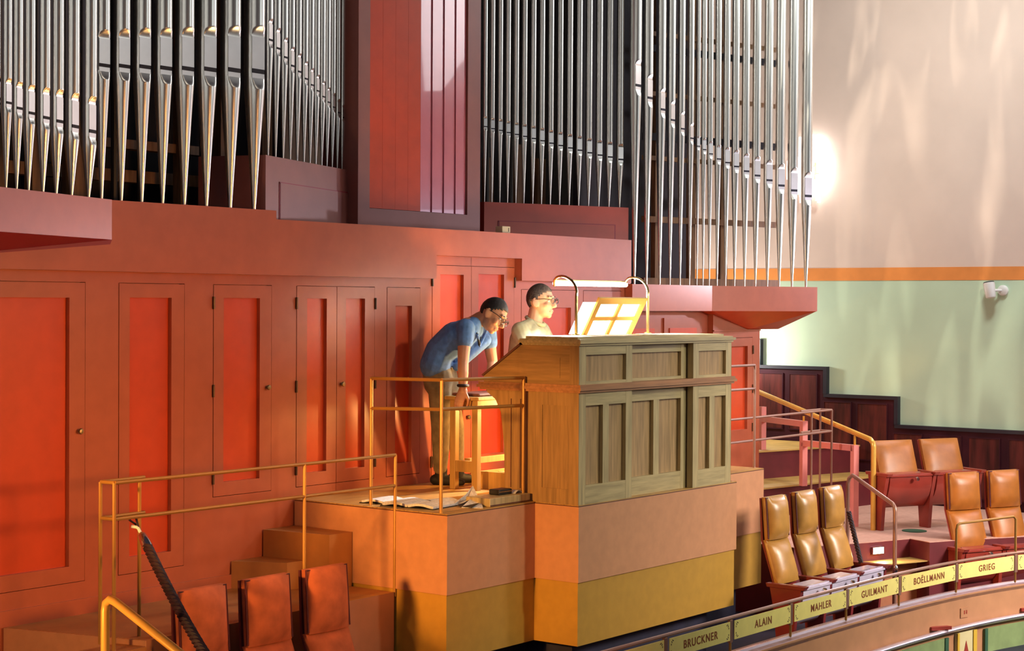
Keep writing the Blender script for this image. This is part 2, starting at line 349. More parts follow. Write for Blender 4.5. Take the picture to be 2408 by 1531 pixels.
# ---------------------------------------------------------------- organ case
YF = 8.242; YFA = 8.17
oc = thing('organ_case', 'terracotta and red panelled organ case carrying the silver pipes', 'organ', (0, 0, 0))
DOORS = [  # x0,x1,z0,z1, inner panels (x0,x1,z0,z1), hinge x, knob (x,z)
    (5.10, 6.612, -.333, 1.43, [(5.25, 6.498, -.239, 1.341)], None, (6.569, .554)),
    (6.869, 7.386, -.333, 1.43, [(6.95, 7.282, -.234, 1.345)], None, None),
    (7.635, 8.148, .075, 1.43, [(7.721, 8.042, .163, 1.347)], 7.630, (8.107, .759)),
    (8.386, 8.774, .078, 1.43, [(8.484, 8.676, .165, 1.348)], 8.380, None),
    (8.779, 9.164, .078, 1.43, [(8.868, 9.064, .165, 1.35)], 9.170, (8.824, .757)),
    (9.30, 9.66, .078, 1.43, [(9.39, 9.57, .165, 1.30)], None, None),
    (9.80, 10.256, .03, 1.60, [(9.89, 10.165, .165, 1.535)], 9.795, (10.215, .46)),
    (10.260, 10.79, .03, 1.60, [(10.345, 10.663, .165, 1.545)], 10.796, None),
    (10.89, 11.665, .05, 1.43, [(11.0, 11.56, .165, 1.29)], None, None),
    (11.738, 12.30, .05, 1.43, [(11.84, 12.2, .165, 1.3)], None, None)]
xs = 5.0; pw = MB()
def wallstrip(x0, x1, z0, z1, y=YF): pw.box(x0, x1, y, y+.06, z0, z1)
ZB = -.53
g = .004
cur = 4.9
for (x0, x1, z0, z1, *_r) in DOORS:
    if x0-g > cur: wallstrip(cur, x0-g, ZB, 1.70 if 9.6 < x0 < 10.85 or cur > 9.5 and x0 < 10.9 else 1.55)
    wallstrip(x0-g, x1+g, ZB, z0-g); wallstrip(x0-g, x1+g, z1+g, 1.70)
    cur = x1+g
wallstrip(cur, 12.44, ZB, 1.55)
pw.box(4.9, 12.44, YF+.05, YF+.09, ZB, 1.70)
pw.build('panelling', M['case'], oc)
MB().box(4.9, 6.10, YF, YF+.06, FL, -.53).build('lower_boarding', M['case'], oc)
MB().box(4.9, 8.33, YF-.012, YF+.01, ZB, -.438).build('baseboard', M['case'], oc)
def make_door(x0, x1, z0, z1, pans, hx, kn, y=YF, parent=oc, hz=None):
    f = MB(); px0, px1, pz0, pz1 = pans[0]
    f.box(x0, px0, y-.002, y+.045, z0, z1).box(px1, x1, y-.002, y+.045, z0, z1)
    f.box(px0, px1, y-.002, y+.045, z0, pz0).box(px0, px1, y-.002, y+.045, pz1, z1)
    o = f.build('door', M['case'], parent)
    MB().box(px0, px1, y+.026, y+.04, pz0, pz1).build('panel', M['panel'], o)
    if hx:
        for z in (z1-.115, (z0+z1)/2, z0+.12):
            MB().tube([(hx, y-.008, z-.04), (hx, y-.008, z+.04)], .008, 8).build('hinge', M['hinge'], o, smooth=True)
    if kn:
        MB().lathe([(.001, .03), (.014, .028), (.018, .02), (.012, .01), (.009, 0)], seg=14).build('knob', M['knob'], o, smooth=True)
        k = o.children[-1] if o.children else None
        k = [c for c in bpy.data.objects if c.name.startswith('knob') and c.parent == o][0]
        k.location = (kn[0], y-.001, kn[1]); k.rotation_euler = (RAD(90), 0, 0)
    return o
for dr in DOORS: make_door(*dr)
# section under the right tower, set back, and the last section
s2 = MB(); s2.box(12.30, 13.86, 8.30, 8.36, -.3, 1.30)
s2.build('panelling', M['case'], oc)
for a, b, c, d_ in [(12.45, 12.95, .05, 1.20), (13.05, 13.66, .05, 1.20)]:
    o = MB().box(a, b, 8.285, 8.31, c, d_).build('door', M['case'], oc)
    MB().box(a+.08, b-.07, 8.276, 8.29, c+.09, d_-.09).build('panel', M['panel'], o)
s3 = MB(); s3.box(13.82, 13.92, YF, YF+.5, -.9, 1.27).box(13.92, 14.554, YF, YF+.06, 1.012, 1.27).box(14.554, 14.69, YF, YF+.5, -.9, 1.27).box(13.92, 14.554, YF, YF+.06, -.9, .03)
s3.box(13.9, 14.6, YF+.05, YF+.1, -.9, 1.27)
s3.build('panelling', M['case'], oc)
MB().box(13.82, 14.692, YF-.012, YF+.01, 1.074, 1.086).build('moulding', M['case'], oc)
make_door(13.926, 14.548, .034, 1.008, [(14.05, 14.457, .14, .93)], 14.553, None)
# fascia
fa = MB().box(5.0, 8.12, YFA, YF+.3, 1.50, 1.924)
fa.build('fascia', M['case'], oc)
fb = MB().box(8.12, 9.765, YFA, YF+.3, 1.50, 1.866).box(9.765, 10.80, YFA, YF+.3, 1.672, 1.866).box(10.80, 12.342, YFA, YF+.3, 1.50, 1.866)
fb.build('fascia', M['case'], oc)
# left tower foot: flank turned towards the right, sloping underside
TL = [(6.752, YFA-.001), (5.663, 7.761), (4.9, 7.761), (4.9, 8.3), (6.752, 8.3)]
MB().prism(TL[::-1], 1.688, 1.926).build('tower_foot', M['case'], oc)
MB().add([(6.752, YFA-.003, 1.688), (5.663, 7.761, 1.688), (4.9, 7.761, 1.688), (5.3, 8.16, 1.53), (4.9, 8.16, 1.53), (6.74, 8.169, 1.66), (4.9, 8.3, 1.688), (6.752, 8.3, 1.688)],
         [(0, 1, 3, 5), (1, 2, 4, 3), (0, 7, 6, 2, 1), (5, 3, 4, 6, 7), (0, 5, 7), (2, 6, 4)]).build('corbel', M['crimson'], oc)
# right tower foot
MB().box(12.36, 13.68, YFA, 8.75, 1.263, 1.493).build('tower_foot', M['case'], oc)
MB().prism([(13.68, YFA-.001), (14.868, 7.724), (15.10, 8.35), (14.5, 8.75), (13.68, 8.75)], 1.263, 1.493).build('tower_foot', M['case'], oc)
MB().add([(13.69, YFA+.002, 1.263), (14.862, 7.727, 1.263), (15.10, 8.35, 1.263), (14.5, 8.7, 1.263), (13.69, 8.7, 1.263), (14.45, 8.24, 1.088), (15.05, 8.24, 1.086), (15.02, 8.34, 1.086), (14.45, 8.4, 1.088)],
         [(0, 1, 5), (1, 6, 5), (1, 2, 7, 6), (2, 3, 8, 7), (5, 6, 7, 8), (0, 5, 8, 4), (4, 8, 3)]).build('corbel', M['panel'], oc)
# bay boxes left and right of the swell front
def bay(name, a, b, z0, z1, m, inset, mi, depth=.5):
    a = V((*a, 0)); b = V((*b, 0)); t = (b-a).normalized(); nrm = V((t.y, -t.x, 0))
    o = MB().prism([tuple((a+nrm*0).xy), tuple(b.xy), tuple((b-nrm*depth).xy), tuple((a-nrm*depth).xy)], z0, z1).build(name, m, oc)
    L = (b-a).length; i0, i1, iz = inset
    mf = MB()
    for (u0, u1, w0, w1) in [(i0, i0+.012, z0, iz), (i1-.012, i1, z0, iz), (i0, i1, iz-.012, iz)]:
        mf.obox(a+t*((u0+u1)/2)+V((0, 0, (w0+w1)/2))+nrm*.001, t, nrm, (0, 0, 1), (u1-u0)/2, .003, (w1-w0)/2)
    mf.build('groove', M['crimson'], o)
    MB().obox(a+t*((i0+i1)/2)+V((0, 0, (z0+iz)/2))+nrm*.002, t, nrm, (0, 0, 1), (i1-i0)/2-.012, .004, (iz-z0)/2-.006).build('panel', mi, o)
    return o
CL, CRr = (8.119, 8.27), (9.55, 8.76)
DL, DR = (11.104, 8.79), (12.444, 8.27)
bay('bay_box', CL, CRr, 1.7, 2.294, M['plum'], (.20, 1.40, 2.13), M['plum'])
bay('bay_box', DL, DR, 1.7, 2.15, M['dkred'], (.13, 1.30, 2.0), M['dkred'])
# swell front with upright shutters
MB().box(9.37, 9.496, 8.592, 8.95, 1.8, 4.6).box(10.64, 10.80, 8.592, 8.95, 1.8, 4.6).box(9.496, 10.64, 8.592, 8.95, 1.8, 2.017).build('swell_frame', M['plum'], oc)
MB().box(9.496, 10.64, 8.75, 8.8, 2.0, 4.6).build('swell_backing', M['dkred'], oc)
xsh = [9.500, 9.642, 9.786, 9.930, 10.076, 10.215, 10.358, 10.500, 10.636]
for i in range(8):
    xa, xb = xsh[i]+.003, xsh[i+1]-.003; ty = -.004 if i < 4 else .009
    s_ = MB().prism([(xa, 8.60), (xb, 8.60+ty), (xb, 8.66), (xa, 8.66)], 2.02, 4.6)
    s_.build('shutter', M['panel'] if i < 4 else M['louvre_lit'], oc)
# dark interior behind the pipes with some timber uprights
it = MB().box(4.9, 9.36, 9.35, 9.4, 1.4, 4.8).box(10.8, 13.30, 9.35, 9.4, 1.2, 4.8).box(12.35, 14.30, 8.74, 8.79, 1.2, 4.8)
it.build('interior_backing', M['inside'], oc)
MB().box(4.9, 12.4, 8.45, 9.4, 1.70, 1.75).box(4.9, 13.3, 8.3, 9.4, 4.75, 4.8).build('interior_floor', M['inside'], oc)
for x, y, wd, z1 in [(6.62, 8.75, .09, 2.6), (7.02, 8.9, .13, 2.9), (7.9, 8.85, .06, 4.6), (8.4, 9.0, .1, 4.4), (8.9, 9.1, .1, 4.4), (11.5, 9.05, .06, 2.55), (11.95, 9.1, .10, 2.7), (12.25, 9.1, .12, 2.6),
                     (5.9, 8.8, .25, 2.35), (6.35, 8.85, .16, 2.4), (12.75, 8.8, .05, 4.6)]:
    MB().box(x, x+wd, y, y+.08, 1.75, z1).build('upright', M['insidewood'], oc)
for x, y in [(7.25, 8.75), (7.42, 8.7), (8.0, 8.75), (11.25, 9.0), (11.4, 9.0), (11.6, 8.9)]:
    MB().tube([(x, y, 1.7), (x, y, 4.7)], .022, 8).build('wind_tube', M['black'], oc, smooth=True)
MB().box(6.0, 8.3, 9.1, 9.2, 2.12, 2.2).box(7.3, 8.2, 8.9, 9.0, 2.32, 2.38).build('interior_beam', M['insidewood'], oc)
# rack behind the right tower pipes
rk0, rk1 = V((13.10, 8.55, 0)), V((14.80, 8.10, 0))
tt = (rk1-rk0).normalized(); nn = V((tt.y, -tt.x, 0))
for z0, z1, m in [(1.493, 1.56, M['insidewood']), (2.06, 2.115, M['insidewood']), (2.62, 2.66, M['insidewood']), (2.80, 2.865, M['inside']), (3.20, 3.24, M['insidewood']), (3.60, 3.66, M['inside']), (3.74, 3.78, M['insidewood'])]:
    MB().obox((rk0+rk1)/2+V((0, 0, (z0+z1)/2)), tt, nn, (0, 0, 1), .88, .02, (z1-z0)/2).build('rack_bar', m, oc)
for u in (.18, .62, 1.02):
    p = rk0+tt*u-nn*.03
    MB().obox(p+V((0, 0, 3.0)), tt, nn, (0, 0, 1), .03 if u < 1 else .045, .03, 1.52).build('rack_post', M['insidewood'], oc)
sb = thing('socket_box', 'small beige socket box on top of the pink fascia under the swell shutters', 'socket', (10.62, 8.21, 1.866))
MB().box(-.045, .055, -.02, .05, 0, .052).build('housing', M['beige'], sb, bevel=.004)
MB().box(.028, .034, -.022, -.018, .012, .04).build('mark', M['black'], sb)

# ---------------------------------------------------------------- organ pipes
def organ_pipe(x, y, z0, zs, r, hd, ztop, label, group):
    """hd: heading of the facade line the pipe stands in; its mouth faces hd-90 degrees."""
    t = thing('organ_pipe', label, 'organ pipe', (x, y, z0), RAD(hd), group)
    h = zs-z0; H = ztop-z0; N = 28; cl = .50*r
    def ring(rad, z, c):
        out = []
        for k in range(N):
            a = 2*pi*(k+.5)/N; px, py = rad*cos(a), rad*sin(a)
            if py < -c: py = -c
            out.append((px, py, z))
        return out
    lip = 3.3*r
    # foot: cone with flattened lower lip
    rg = []
    for i in range(7):
        u = i/6; z = u*(h-1.75*r); rg.append(ring(r*(.17+.80*u), z, 9))
    for u in (.0, .2, .4, .6, .8, 1):
        z = h-1.7*r+u*1.25*r; rg.append(ring(r*(.97+.03*u), z, r*(1.0-.5*math.sqrt(max(0, u)))))
    rg.append(ring(r, h, cl))
    MB().rings(rg, cap=False).build('foot', M['tin'], t, smooth=50)
    # mouth: dark slot
    MB().box(-.78*r, .78*r, -cl-.0045, -cl+.01, h-.21*r, h+.21*r).build('mouth', M['slit'], t)
    # body with flattened upper lip and arched hood
    rg = [ring(r, h, cl), ring(r, h+lip, cl)]
    for u in (.25, .5, .7, .85, .95, 1):
        rg.append(ring(r, h+lip+.95*r*u, cl+(r-cl)*u*u))
    rg.append(ring(r, h+lip+1.1*r, 9)); rg.append(ring(r, H, 9))
    MB().rings(rg, cap=False).build('body', M['tin'], t, smooth=50)
    MB().box(-.82*r, .82*r, -cl-.0035, -cl+.004, h+.205*r, h+lip-.05*r).build('upper_lip', M['lip'], t)
    MB().box(-.80*r, .80*r, -cl-.0030, -cl+.004, h-.78*r, h-.205*r).build('lower_lip', M['lip'], t)
    return t
def pipes(rows, p0, hd, zb, rads, off, ztop, text, group, shift=1):
    """rows: (foot px, foot py, mouth py) measured in the photograph; feet stand on the line p0/hd moved back by off."""
    nrm = V((-sin(RAD(hd)), cos(RAD(hd))))
    q = (p0[0]+nrm.x*off, p0[1]+nrm.y*off); n = len(rows)
    for i, (px, ty, sy) in enumerate(rows):
        P = online(px, ty, q, hd)
        D = (V((P.x, P.y, 0))-CAMP).dot(Fv)
        r = rads(i/(n-1))
        f = V((sin(RAD(hd)), -cos(RAD(hd)), 0)); fp = P+f*(r*.5)
        # height of the mouth on its front face
        Dd = (V((fp.x, fp.y, 1.5+CAMP.z*0))-CAMP).dot(Fv)
        dz = ray(px, sy); tt_ = V((fp.x, fp.y)).length/V((dz.x, dz.y)).length
        zs = CAMP.z+dz.z*tt_
        organ_pipe(P.x, P.y, zb, zs, r, hd, ztop+.25*sin(i*1.3), text % ORD[i], group)
A_ = [(-12, 440, 221), (14, 442, 241.6-9), (38.8, 445.3, 254.5-12), (66.8, 447.4, 266-11), (100.9, 451.7, 276.7), (132, 454.5, 285.3), (168, 458, 297.2), (208, 461.4, 308.8)]
A_ = [(-12, 440, 231), (14, 442, 241.6), (38.8, 445.3, 254.5), (66.8, 447.4, 266), (100.9, 451.7, 276.7), (132, 454.5, 285.3), (168, 458, 297.2), (208, 461.4, 308.8)]
pipes(A_, (6.752, YFA), 20.6, 1.926, lambda u: .028+.020*u, .085, 4.3, 'narrow silver organ pipe, %s from the left in the left tower above the pinkish box', 'left tower pipes')
B_ = [(238.5, 466.4, 153.6), (285, 469, 155.5), (333, 473, 157), (382, 476.6, 160), (433, 480, 161.3), (485, 483.5, 163), (541, 487, 164.6), (597, 491, 167.5)]
pipes(B_, (6.8, YFA), 0, 1.924, lambda u: .049+.020*u, .11, 4.4, 'wide silver organ pipe, %s from the left of eight big ones over rust fascia', 'eight wide pipes')
C_ = list(zip([630, 648, 665.8, 682.3, 698.7, 714.6, 728.9, 742.6, 756.3, 768.6, 781, 792.8, 804.3, 814.7, 824.8, 833.9],
              [360.6, 364.7, 368.8, 371.5, 375, 377.8, 381, 383.3, 386.6, 388.5, 391.3, 393, 394.8, 397.6, 399, 400.9],
              [94, 113.8, 134.9, 154.9, 168.6, 185.4, 200, 213.9, 227.6, 240.7, 252.3, 264.9, 276.7, 286.8, 297.5, 306.5]))
hdC = math.degrees(math.atan2(CRr[1]-CL[1], CRr[0]-CL[0]))
pipes(C_, CL, hdC, 2.294, lambda u: .033-.013*u, .05, 4.4, 'slim silver organ pipe, %s from the left in the falling row above the brown box', 'falling row of slim pipes')
D_ = list(zip([1139.3, 1156.6, 1175, 1193.3, 1212.6, 1231.7, 1252.4, 1272.8, 1293.7, 1315.4, 1338, 1360.3, 1383.6, 1407.6, 1431.6, 1456.5],
              [473.2, 473.6, 474.3, 475.4, 475.9, 476.8, 477.6, 478.8, 479.4, 480.3, 481, 482, 482.5, 483.2, 483.9, 484.3],
              [297.7, 302.6, 306.6, 311.7, 316.2, 320.8, 325.7, 331, 336.8, 342.2, 347.9, 353.3, 359.3, 364.8, 369.3, 375]))
hdD = math.degrees(math.atan2(DR[1]-DL[1], DR[0]-DL[0]))
pipes(D_, DL, hdD, 2.15, lambda u: .0195+.0115*u, .05, 4.4, 'silver organ pipe, %s from the left in the row above the dark red box', 'row above the red box')
E_ = [(1491.5, 664, 201), (1520, 664.8, 230.3), (1551, 665.8, 257.6), (1575, 667, 282.5), (1598.8, 667.4, 303), (1621, 668, 325.3)]
pipes(E_, (12.4, YFA), 0, 1.493, lambda u: .052-.020*u, .07, 4.5, 'silver organ pipe, %s from the left of six descending ones on the pink box', 'six descending pipes')
F_ = list(zip([1638.7, 1652.8, 1667.5, 1686, 1706, 1727, 1750.5, 1776, 1804, 1832, 1862, 1894.7],
              [667, 668, 668.5, 669, 670, 671, 671.5, 672, 673, 673.5, 674, 675],
              [344, 352, 362, 374, 382.5, 391.7, 402.7, 413, 424, 436.4, 448, 461]))
pipes(F_, (13.68, YFA), -20.6, 1.493, lambda u: .021+.032*u, .07, 4.5, 'silver organ pipe, %s from the left in the row of the right tower', 'right tower pipes')

# ---------------------------------------------------------------- console platform and stairs
pl = thing('console_platform', 'apricot and ochre stepped platform with parquet top carrying the organ console', 'platform', (0, 0, 0))
PP = [(8.36, 6.9), (9.28, 6.9), (9.28, 6.544), (11.33, 6.544), (11.33, 6.9), (12.38, 6.9), (12.38, 8.23), (8.36, 8.23)]
def inset(pts, d): return [(x+(d if x < 10.3 else -d), y+(d if y < 7.5 else 0)) for x, y in pts]
MB().prism(PP, -.51, -.012).build('upper_board', M['orange'], pl)
MB().prism(PP, -.012, -.006).build('subfloor', M['oakdark'], pl)
yy = 6.544
while yy < 8.2:
    y1_ = min(yy+.118, 8.23)
    if yy < 6.9 < y1_: y1_ = 6.9
    xa_, xb_ = (9.28, 11.33) if yy < 6.899 else (8.36, 12.38)
    MB().box(xa_, xb_, yy+.001, y1_-.001, -.0065, 0).build('floorboard', M['floor'], pl)
    yy = y1_
MB().prism(inset(PP, .012), -.93, -.51).build('lower_board', M['ochre'], pl)
MB().prism(inset(PP, .16), FL, -.93).build('recessed_base', M['pit'], pl)
st = thing('steps', 'small rust painted stairs climbing to the platform beside the panelled organ doors', 'stairs', (0, 0, 0))
LAND = [(6.045, 8.23), (6.30, 7.325), (8.345, 7.325), (8.345, 8.23)]
MB().prism(LAND, FL, -.532).build('landing', M['land'], st)
MB().prism([(6.035, 8.23), (6.290, 7.325), (6.30, 7.325), (6.045, 8.23)], FL, -.532).build('lit_riser_board', M['orange'], st)  # brighter slab added: the riser's lamp-lit look is in its colour
MB().prism(LAND, -.532, -.53).build('landing_top', M['stepm'], st)
MB().prism([(8.07, 8.23), (8.15, 7.71), (8.355, 7.70), (8.355, 8.23)], -.53, -.177).build('step', M['stepm'], st)
MB().prism([(7.785, 8.23), (7.96, 7.90), (8.12, 7.89), (8.12, 8.23)], -.53, -.353).build('step', M['stepm'], st)
MB().box(5.95, 6.28, 7.30, 7.50, FL, -.56).build('post_pad', M['stepm'], st)

# rails
def rail_thing(label): return thing('guard_rail', label, 'railing', (0, 0, 0))
r1 = rail_thing('long ochre tube railing beside the little stairs, rope hooked to its end')
def T(nm, pts, r, par, m=None, seg=8): return MB().tube(pts, r, seg).build(nm, m or M['rail'], par, smooth=True)
ry = 7.335
for zt in (.347, .152):
    T('rail', [(6.088, ry, zt), (8.365, ry, zt)], .0105, r1)
    T('rail', [(6.088, ry, zt), (6.075, ry+.10, zt)], .0105, r1)
    T('rail', [(6.075, ry+.10, zt), (6.39, ry+.115, zt)], .0105, r1)
for x, y, zb in [(6.083, ry, -.56), (7.535, ry, -.56), (8.362, ry, -.56), (6.072, ry+.10, -.53), (6.355, ry+.115, -.53)]:
    T('post', [(x, y, zb), (x, y, .347)], .0105, r1)
r2 = rail_thing('ochre tube railing around the papers on the platform corner beside the console')
a_, b_, c_ = (8.425, 7.60), (8.398, 6.983), (9.255, 6.982)
for zt, zt2 in ((.828, .825), (.632, .64)):
    T('rail', [(*a_, zt), (*b_, zt2+.012)], .0115, r2); T('rail', [(*b_, zt2+.012), (*c_, zt2)], .0115, r2)
for p in (a_, b_, c_): T('post', [(*p, 0), (*p, .832)], .0115, r2)
r3 = rail_thing('rose tube railing between the console and the red organ doors on the right')
for zt in (.832, .642): T('rail', [(12.363, 6.98, zt), (12.30, 8.2, zt)] if False else [(12.363, 6.98, zt), (11.35, 6.98, zt)], .0105, r3, M['railr'])
T('post', [(12.363, 6.98, 0), (12.363, 6.98, .832)], .0115, r3, M['railr'])
r4 = rail_thing('rose tube railing running out past the three tan seats, with three thin posts')
for zt in (.365, .172):
    T('rail', [(12.2, 7.30, zt), (14.35, 7.30, zt)], .0105, r4, M['railr'])
    T('rail', [(14.35, 7.30, zt), (14.36, 7.42, zt)], .0105, r4, M['railr'])
    T('rail', [(14.36, 7.42, zt), (13.98, 7.42, zt)], .0105, r4, M['railr'])
for x, y in [(12.42, 7.30), (13.98, 7.31), (14.36, 7.42), (14.352, 7.30)]: T('post', [(x, y, -.70), (x, y, .365)], .0105, r4, M['railr'])
# yellow stair handrail lower left
hl = thing('handrail', 'thick yellow handrail bending down in the lower left corner', 'handrail', (0, 0, 0))
b0 = V((5.395, 6.55, -.13))
T('tube', [(5.40, 6.575, FL), (5.40, 6.575, -.16), (5.398, 6.565, -.122), (5.394, 6.53, -.100), (5.386, 6.48, -.107), (5.205, 5.837, -.235), (5.0, 5.1, -.383)], .021, hl, M['handr'], 12)

# ---------------------------------------------------------------- console
cn = thing('organ_console', 'oak organ console with panelled back and sloping sides on the apricot platform', 'organ console', (0, 0, 0))
X0, X1, Y0 = 9.28, 11.235, 6.544
secs = [(9.28, 9.905, Y0), (9.905, 10.70, Y0+.057), (10.70, 11.235, Y0)]
MB().box(X0+.03, X1-.03, Y0+.09, 6.90, .0, 1.04).build('carcass', M['oakpanel'], cn)
for k, (a, b, y) in enumerate(secs):
    for up in (0, 1):
        z0, z1 = ((.0, .735), (.79, 1.06))[up]
        sw = .075
        for q in (a, b-sw): MB().box(q, q+sw, y, y+.05, z0, z1).build('stile', M['oak'], cn)
        zb, zt = (z0+.125, z1-.085) if not up else (z0+.02, z1-.075)
        for q, q1 in ((z0, zb), (zt, z1)): MB().box(a+sw, b-sw, y+.001, y+.05, q, q1).build('cross_rail', M['oakh'], cn)
        if not up:
            mid = (a+b)/2; MB().box(mid-.035, mid+.035, y+.002, y+.05, zb, zt).build('muntin', M['oak'], cn)
            for pa, pb in ((a+sw, mid-.035), (mid+.035, b-sw)): MB().box(pa, pb, y+.030, y+.055, zb, zt).build('panel', M['oakpanel'], cn)
        else: MB().box(a+sw, b-sw, y+.024, y+.055, zb, zt).build('panel', M['oakpanel'], cn)
        if k == 1: MB().box(a-.001, b+.001, y+.05, y+.06, z0, z1).build('backing', M['oakpanel'], cn)
# sides
def side(x, s):
    f = lambda u, v, t: (t, u, v)
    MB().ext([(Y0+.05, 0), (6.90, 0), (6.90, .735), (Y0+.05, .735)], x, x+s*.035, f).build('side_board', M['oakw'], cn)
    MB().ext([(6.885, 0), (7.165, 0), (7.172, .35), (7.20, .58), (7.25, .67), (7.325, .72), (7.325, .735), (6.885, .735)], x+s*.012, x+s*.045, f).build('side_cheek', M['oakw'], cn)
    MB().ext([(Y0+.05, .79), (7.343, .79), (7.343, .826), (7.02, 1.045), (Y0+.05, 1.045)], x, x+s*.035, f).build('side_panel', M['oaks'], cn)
    # raised frame
    MB().ext([(6.70, .83), (7.20, .83), (7.0, .965), (6.70, .965)], x-s*.003, x, f).build('fielded_panel', M['oaks'], cn)
    MB().box(min(x-s*.006, x), max(x-s*.006, x), Y0, Y0+.075, 0, .735).box(min(x-s*.006, x), max(x-s*.006, x), Y0, Y0+.075, .79, 1.045).box(min(x-s*.006, x), max(x-s*.006, x), 6.84, 6.90, 0, .735)\
        .box(min(x-s*.006, x), max(x-s*.006, x), Y0+.075, 6.84, .65, .735).box(min(x-s*.006, x), max(x-s*.006, x), Y0+.075, 6.84, 0, .10).build('side_frame', M['oakw'], cn)
    for yy in (7.03, 7.11): MB().box(min(x+s*.008, x+s*.012), max(x+s*.008, x+s*.012), yy, yy+.006, .08, .68).build('groove', M['oakdark'], cn)
    MB().ext([(7.343, .826), (7.353, .836), (7.02, 1.062), (7.0, 1.045), (7.02, 1.045)], x-s*.012, x+s*.05, f).build('slope_cap', M['oakdark'], cn)
side(X0, 1); side(X1, -1)
MB().box(X0+.045, X1-.045, 7.02, 7.05, .79, 1.04).box(X0+.045, X1-.045, 6.9, 7.32, .74, .79).build('key_well', M['oakdark'], cn)
for z, y in ((.83, 7.16), (.90, 7.10)):
    mk = MB().box(X0+.3, X1-.3, y, y+.13, z, z+.02).build('manual', M['cream'], cn)
# mouldings and top
for (o, z0, z1) in ((.018, .736, .752), (.034, .752, .772), (.024, .772, .79)):
    MB().box(X0-o, X1+o, Y0-o, 7.345+o, z0, z1).build('waist_moulding', M['oakmould'], cn)
for (o, z0, z1) in ((.012, 1.045, 1.060), (.026, 1.060, 1.078), (.010, 1.078, 1.088)):
    MB().box(X0-o, X1+o, Y0-o, 7.03, z0, z1).build('cornice', M['oakh'], cn)
MB().box(X0+.02, X1-.06, Y0+.03, 7.0, 1.088, 1.104).build('top_board', M['oakh'], cn)
for i in range(12):
    pass
# pedalboard
pb_ = thing('pedalboard', 'row of pale wooden organ pedals in the shade under the console', 'pedals', (0, 0, 0))
for i in range(20):
    x = 9.745+i*.058
    MB().box(x-.012, x+.012, 7.05, 7.70, .05, .075+(.03 if i % 7 in (1, 3, 6) else 0)).build('pedal', M['lightwood'], pb_)
MB().box(9.70, 10.93, 7.70, 7.73, 0, .12).build('frame', M['benchwood'], pb_)
MB().box(9.70, 10.93, 7.03, 7.05, 0, .12).build('frame', M['benchwood'], pb_)
MB().box(9.68, 9.70, 7.03, 7.73, 0, .125).build('frame', M['benchwood'], pb_)
MB().tube([(9.73, 7.745, .05), (9.71, 7.77, .06), (9.70, 7.775, .10), (9.71, 7.765, .13), (9.76, 7.75, .14)], .010, 8).build('hook', M['cream'], pb_, smooth=True)
point('pedal_lamp', (10.25, 7.40, .56), 70, (1, .55, .16), .04)
# bench
bn = thing('organ_bench', 'tall honey coloured organ bench under the bending man\'s hand', 'bench', (0, 0, 0))
bx0, bx1, by0, by1 = 9.535, 10.95, 7.60, 7.85
MB().box(bx0-.03, bx1+.03, by0-.03, by1+.03, .635, .662).build('seat', M['benchwood'], bn, bevel=.006)
MB().box(bx0+.02, bx1-.02, by0+.0, by1-.0, .662, .685).build('cushion', M['oakdark'], bn, bevel=.01)
for x in (bx0, bx1-.045):
    for y in (by0, by1-.05): MB().box(x, x+.045, y, y+.05, 0, .635).build('leg', M['benchwood'], bn, bevel=.003)
    MB().box(x+.006, x+.038, by0+.05, by1-.05, .125, .205).build('end_rail', M['benchwood'], bn)
    MB().box(x+.006, x+.038, by0+.05, by1-.05, .575, .635).build('end_rail', M['benchwood'], bn)
MB().box(bx0+.045, bx1-.045, by0+.012, by0+.036, .58, .635).box(bx0+.045, bx1-.045, by0+.1, by0+.15, .18, .22).build('stretcher', M['benchwood'], bn)

# music desk, paper, lamp
md = thing('music_desk', 'tilted wooden music desk with four openings on the console top', 'music stand', (0, 0, 0))
ba, bb = dep(1367, 781, 12.30), dep(1480, 781, 12.92)
Yb = 7.05; ba = ony(1367, 782, Yb); bb = ony(1481, 782, Yb); Yt = 6.90
ta, tb = ony(1388, 699, Yt), ony(1506, 701, Yt)
zb_ = 1.09; zt_ = (ta.z+tb.z)/2
ba = V((ba.x, Yb, zb_)); bb = V((bb.x, Yb, zb_)); ta = V((ba.x, Yt, zt_)); tb = V((bb.x, Yt, zt_))
ux = (bb-ba).normalized(); uz = (ta-ba).normalized(); un = ux.cross(uz).normalized(); W_ = (bb-ba).length; H_ = (ta-ba).length
def dbox(mb, u0, u1, v0, v1, n0=-.008, n1=.008): return mb.obox(ba+ux*((u0+u1)/2)+uz*((v0+v1)/2)+un*((n0+n1)/2), ux, uz, un, (u1-u0)/2, (v1-v0)/2, (n1-n0)/2)
fr_ = MB(); fw = .05
dbox(fr_, 0, fw, 0, H_); dbox(fr_, W_-fw, W_, 0, H_); dbox(fr_, fw, W_-fw, H_-.05, H_); dbox(fr_, fw, W_-fw, -.02, .0+.008)
fr_.build('frame', M['handr'], md)
dbox(MB(), W_/2-.018, W_/2+.018, 0, H_-.05).build('muntin', M['handr'], md); dbox(MB(), fw, W_-fw, H_*.42, H_*.42+.03).build('cross_rail', M['handr'], md)
dbox(MB(), 0, W_, -.008, .006, -.10, .01).build('ledge', M['lightwood'], md)
def sheet(name, label, u0, u1, v0, v1, n, group=None):
    t = thing(name, label, 'sheet music', (0, 0, 0), 0, group)
    o = dbox(MB(), u0, u1, v0, v1, n-.002, n).build('page', M['paper'], t); return t
